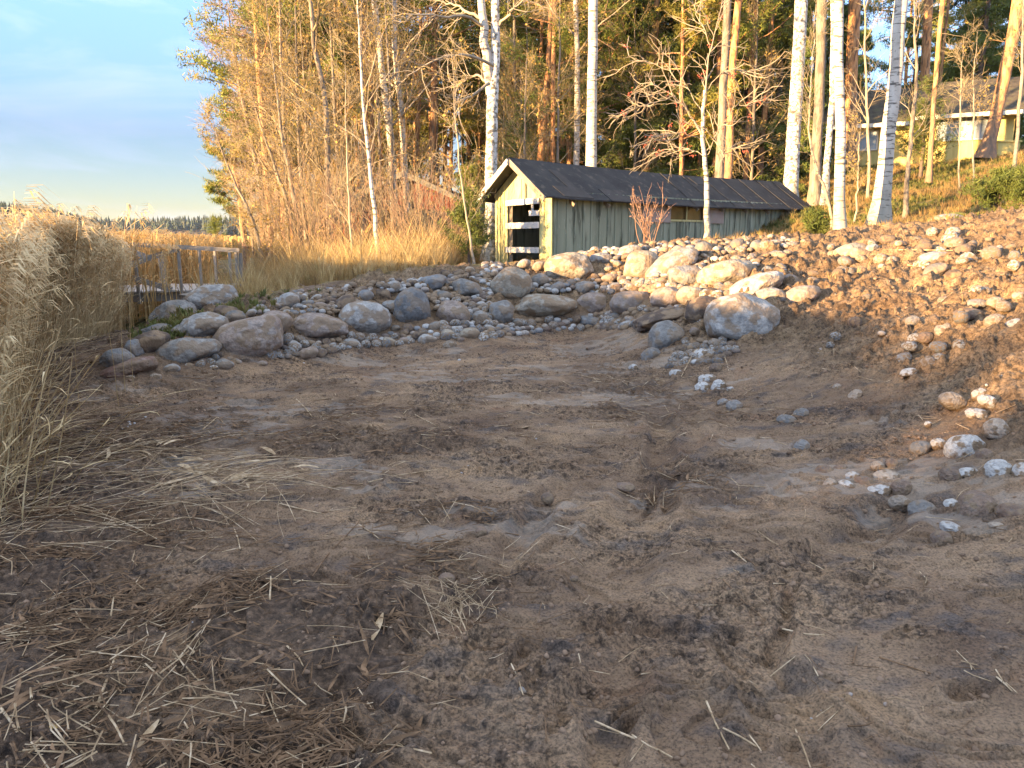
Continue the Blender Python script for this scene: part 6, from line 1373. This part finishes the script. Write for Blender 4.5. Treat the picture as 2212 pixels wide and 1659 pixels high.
ST = [
 ('thin brown stick bent at the top, left of centre on the mud', [(675, 1262), (705, 1215), (738, 1180), (775, 1138, )], .0042, m_brstraw), ('short thin twig running down right from the bent stick top', [(775, 1140), (800, 1158), (820, 1175)], .003, m_straw),
 ('pale straw lying diagonally before the middle of the mud', [(640, 860), (660, 885), (675, 910)], .006, m_straw), ('long dark reed lying by the near bottom centre with a pale end', [(1285, 1555), (1340, 1585), (1400, 1615), (1452, 1650)], .0042, m_straw),
 ('short pale reed crossing the long one at the bottom', [(1365, 1600), (1400, 1640), (1420, 1657)], .003, m_straw), ('pale split reed leaf standing near the bottom edge', [(1525, 1530), (1545, 1575), (1575, 1630)], .004, m_straw),
 ('pale curled reed piece right of the split leaf', [(1560, 1590), (1600, 1600), (1640, 1615), (1625, 1580)], .0035, m_straw), ('upright pale straw near the bottom right of centre', [(1720, 1548), (1735, 1590), (1752, 1650)], .0035, m_straw),
 ('short pale straw left of the upright one at the bottom', [(1618, 1588), (1635, 1610), (1645, 1625)], .003, m_straw), ('short pale straw lying right of the curled piece', [(1830, 1590), (1870, 1580), (1885, 1568)], .0035, m_brstraw),
 ('brown reed with pale streak in the right foreground', [(1690, 1360), (1740, 1385), (1780, 1395)], .0038, m_straw), ('long half-buried brown reed above the pale streaked one', [(1560, 1270), (1610, 1310), (1660, 1345), (1700, 1362)], .0035, m_brstraw),
 ('pale straw sliver by the small grey stone', [(1104, 1460), (1118, 1485), (1130, 1520)], .003, m_straw), ('forked pale straw on the mud right of centre', [(1580, 1200), (1597, 1215), (1612, 1228)], .004, m_straw),
 ('thin straw beside the forked one', [(1590, 1198), (1605, 1220)], .003, m_straw), ('short pale reed at the far right foreground', [(2150, 1478), (2170, 1492), (2185, 1505)], .0035, m_straw),
 ('grey stick in the right foreground pointing at the viewer', [(1850, 1400), (1843, 1435)], .0045, m_brstraw), ('brown stalk lying across the right foreground', [(1898, 1430), (1960, 1448), (2010, 1462)], .0035, m_brstraw),
 ('straw with bent end lying on the wet sheet at upper left', [(437, 930), (470, 902), (485, 918)], .006, m_straw), ('thin bent reed on the mud near the middle', [(872, 905), (880, 893), (900, 905), (942, 925)], .005, m_straw),
 ('long thin reed pointing to the middle from the left', [(775, 1050), (860, 1030), (950, 1018)], .004, m_straw), ('pale reed lying at the edge of the tangle', [(150, 1040), (260, 1030), (420, 1015), (560, 985)], .005, m_straw),
 ('long pale stalk crossing the left mud below the tangle', [(200, 1145), (300, 1135), (420, 1130)], .0045, m_straw), ('short stick lying right of the tangle with a white tip', [(605, 1095), (660, 1108), (700, 1115)], .0045, m_straw),
 ('vertical pale stick leaning in the mud left of centre', [(505, 1140), (515, 1175), (520, 1205)], .004, m_straw), ('thick pale reed stub in the near left mud', [(210, 1555), (235, 1495), (262, 1430)], .0055, m_straw),
 ('long pale stalk across the near left corner', [(70, 1655), (120, 1605), (180, 1560), (240, 1530)], .005, m_straw), ('pale stalk rising left in the near corner', [(4, 1560), (30, 1600), (52, 1640)], .005, m_straw),
 ('dark curved root beside the straw tuft', [(985, 1300), (1005, 1350), (1015, 1390)], .0035, m_straw), ('pale straw leaning on the straw tuft', [(955, 1318), (990, 1340), (1003, 1362)], .0035, m_straw),
 ('long rope of dark reed on the mud at the left front', [(560, 1268), (600, 1290), (650, 1320), (712, 1340)], .006, m_brstraw), ('short thick straw below the dark rope', [(620, 1395), (645, 1420), (655, 1440)], .004, m_straw),
 ('pale straw on the soil tongue below the big round boulder', [(1528, 740), (1500, 765), (1470, 820)], .006, m_straw), ('thin upright straw on the soil right of the corner heap', [(1560, 760), (1570, 790), (1577, 815)], .006, m_straw),
 ('pale straw leaning on the wall by the grey-pink boulder', [(1013, 628), (1008, 665), (995, 705)], .008, m_straw), ('long golden straw lying on the upper right slope', [(1940, 556), (2020, 545), (2130, 538)], .008, m_straw),
 ('second golden straw below the long one on the slope', [(1960, 572), (2040, 580), (2090, 590)], .007, m_straw)]
for lb, pts, r, m_ in ST: stick('reed_stalk', lb, pts, r, m_)
for lb, pts, w in (('white frayed reed sheath lying on the mud near the bottom left of centre', [(805, 1393), (815, 1370), (828, 1345)], .018), ('pale leaf on the mud in the middle distance', [(1085, 1000), (1120, 996)], .02), ('white crumpled leaf on the wet mud left of centre', [(1120, 930), (1140, 925)], .03),
                   ('orange dead leaf in the near left straw', [(118, 1612-1), (128, 1622)], .014), ('broad pale reed leaf in the near left heap', [(300, 1690-60), (320, 1600), (345, 1568)], .016)):
    stick('dead_leaf', lb, pts, .01, m_straw if 'orange' not in lb else m_leafy, .02, 'leaf', wide=w)
# ---------------------------------------------------------------- haze
def haze():
    mb = MB(); mb.box((0, 500, 12), (1700, 0, 0), (0, 1100, 0), (0, 0, 26)); m = bpy.data.materials.new('haze'); m.use_nodes = True; N, L = nodes_of(m); N.remove(N['Principled BSDF'])
    v = N.new('ShaderNodeVolumePrincipled'); v.inputs['Density'].default_value = .00011; v.inputs['Color'].default_value = (.80, .88, 1, 1); v.inputs['Anisotropy'].default_value = .3
    L.new(v.outputs[0], N['Material Output'].inputs['Volume']); o = part('haze', mb, m, None); o['kind'] = 'stuff'
haze()
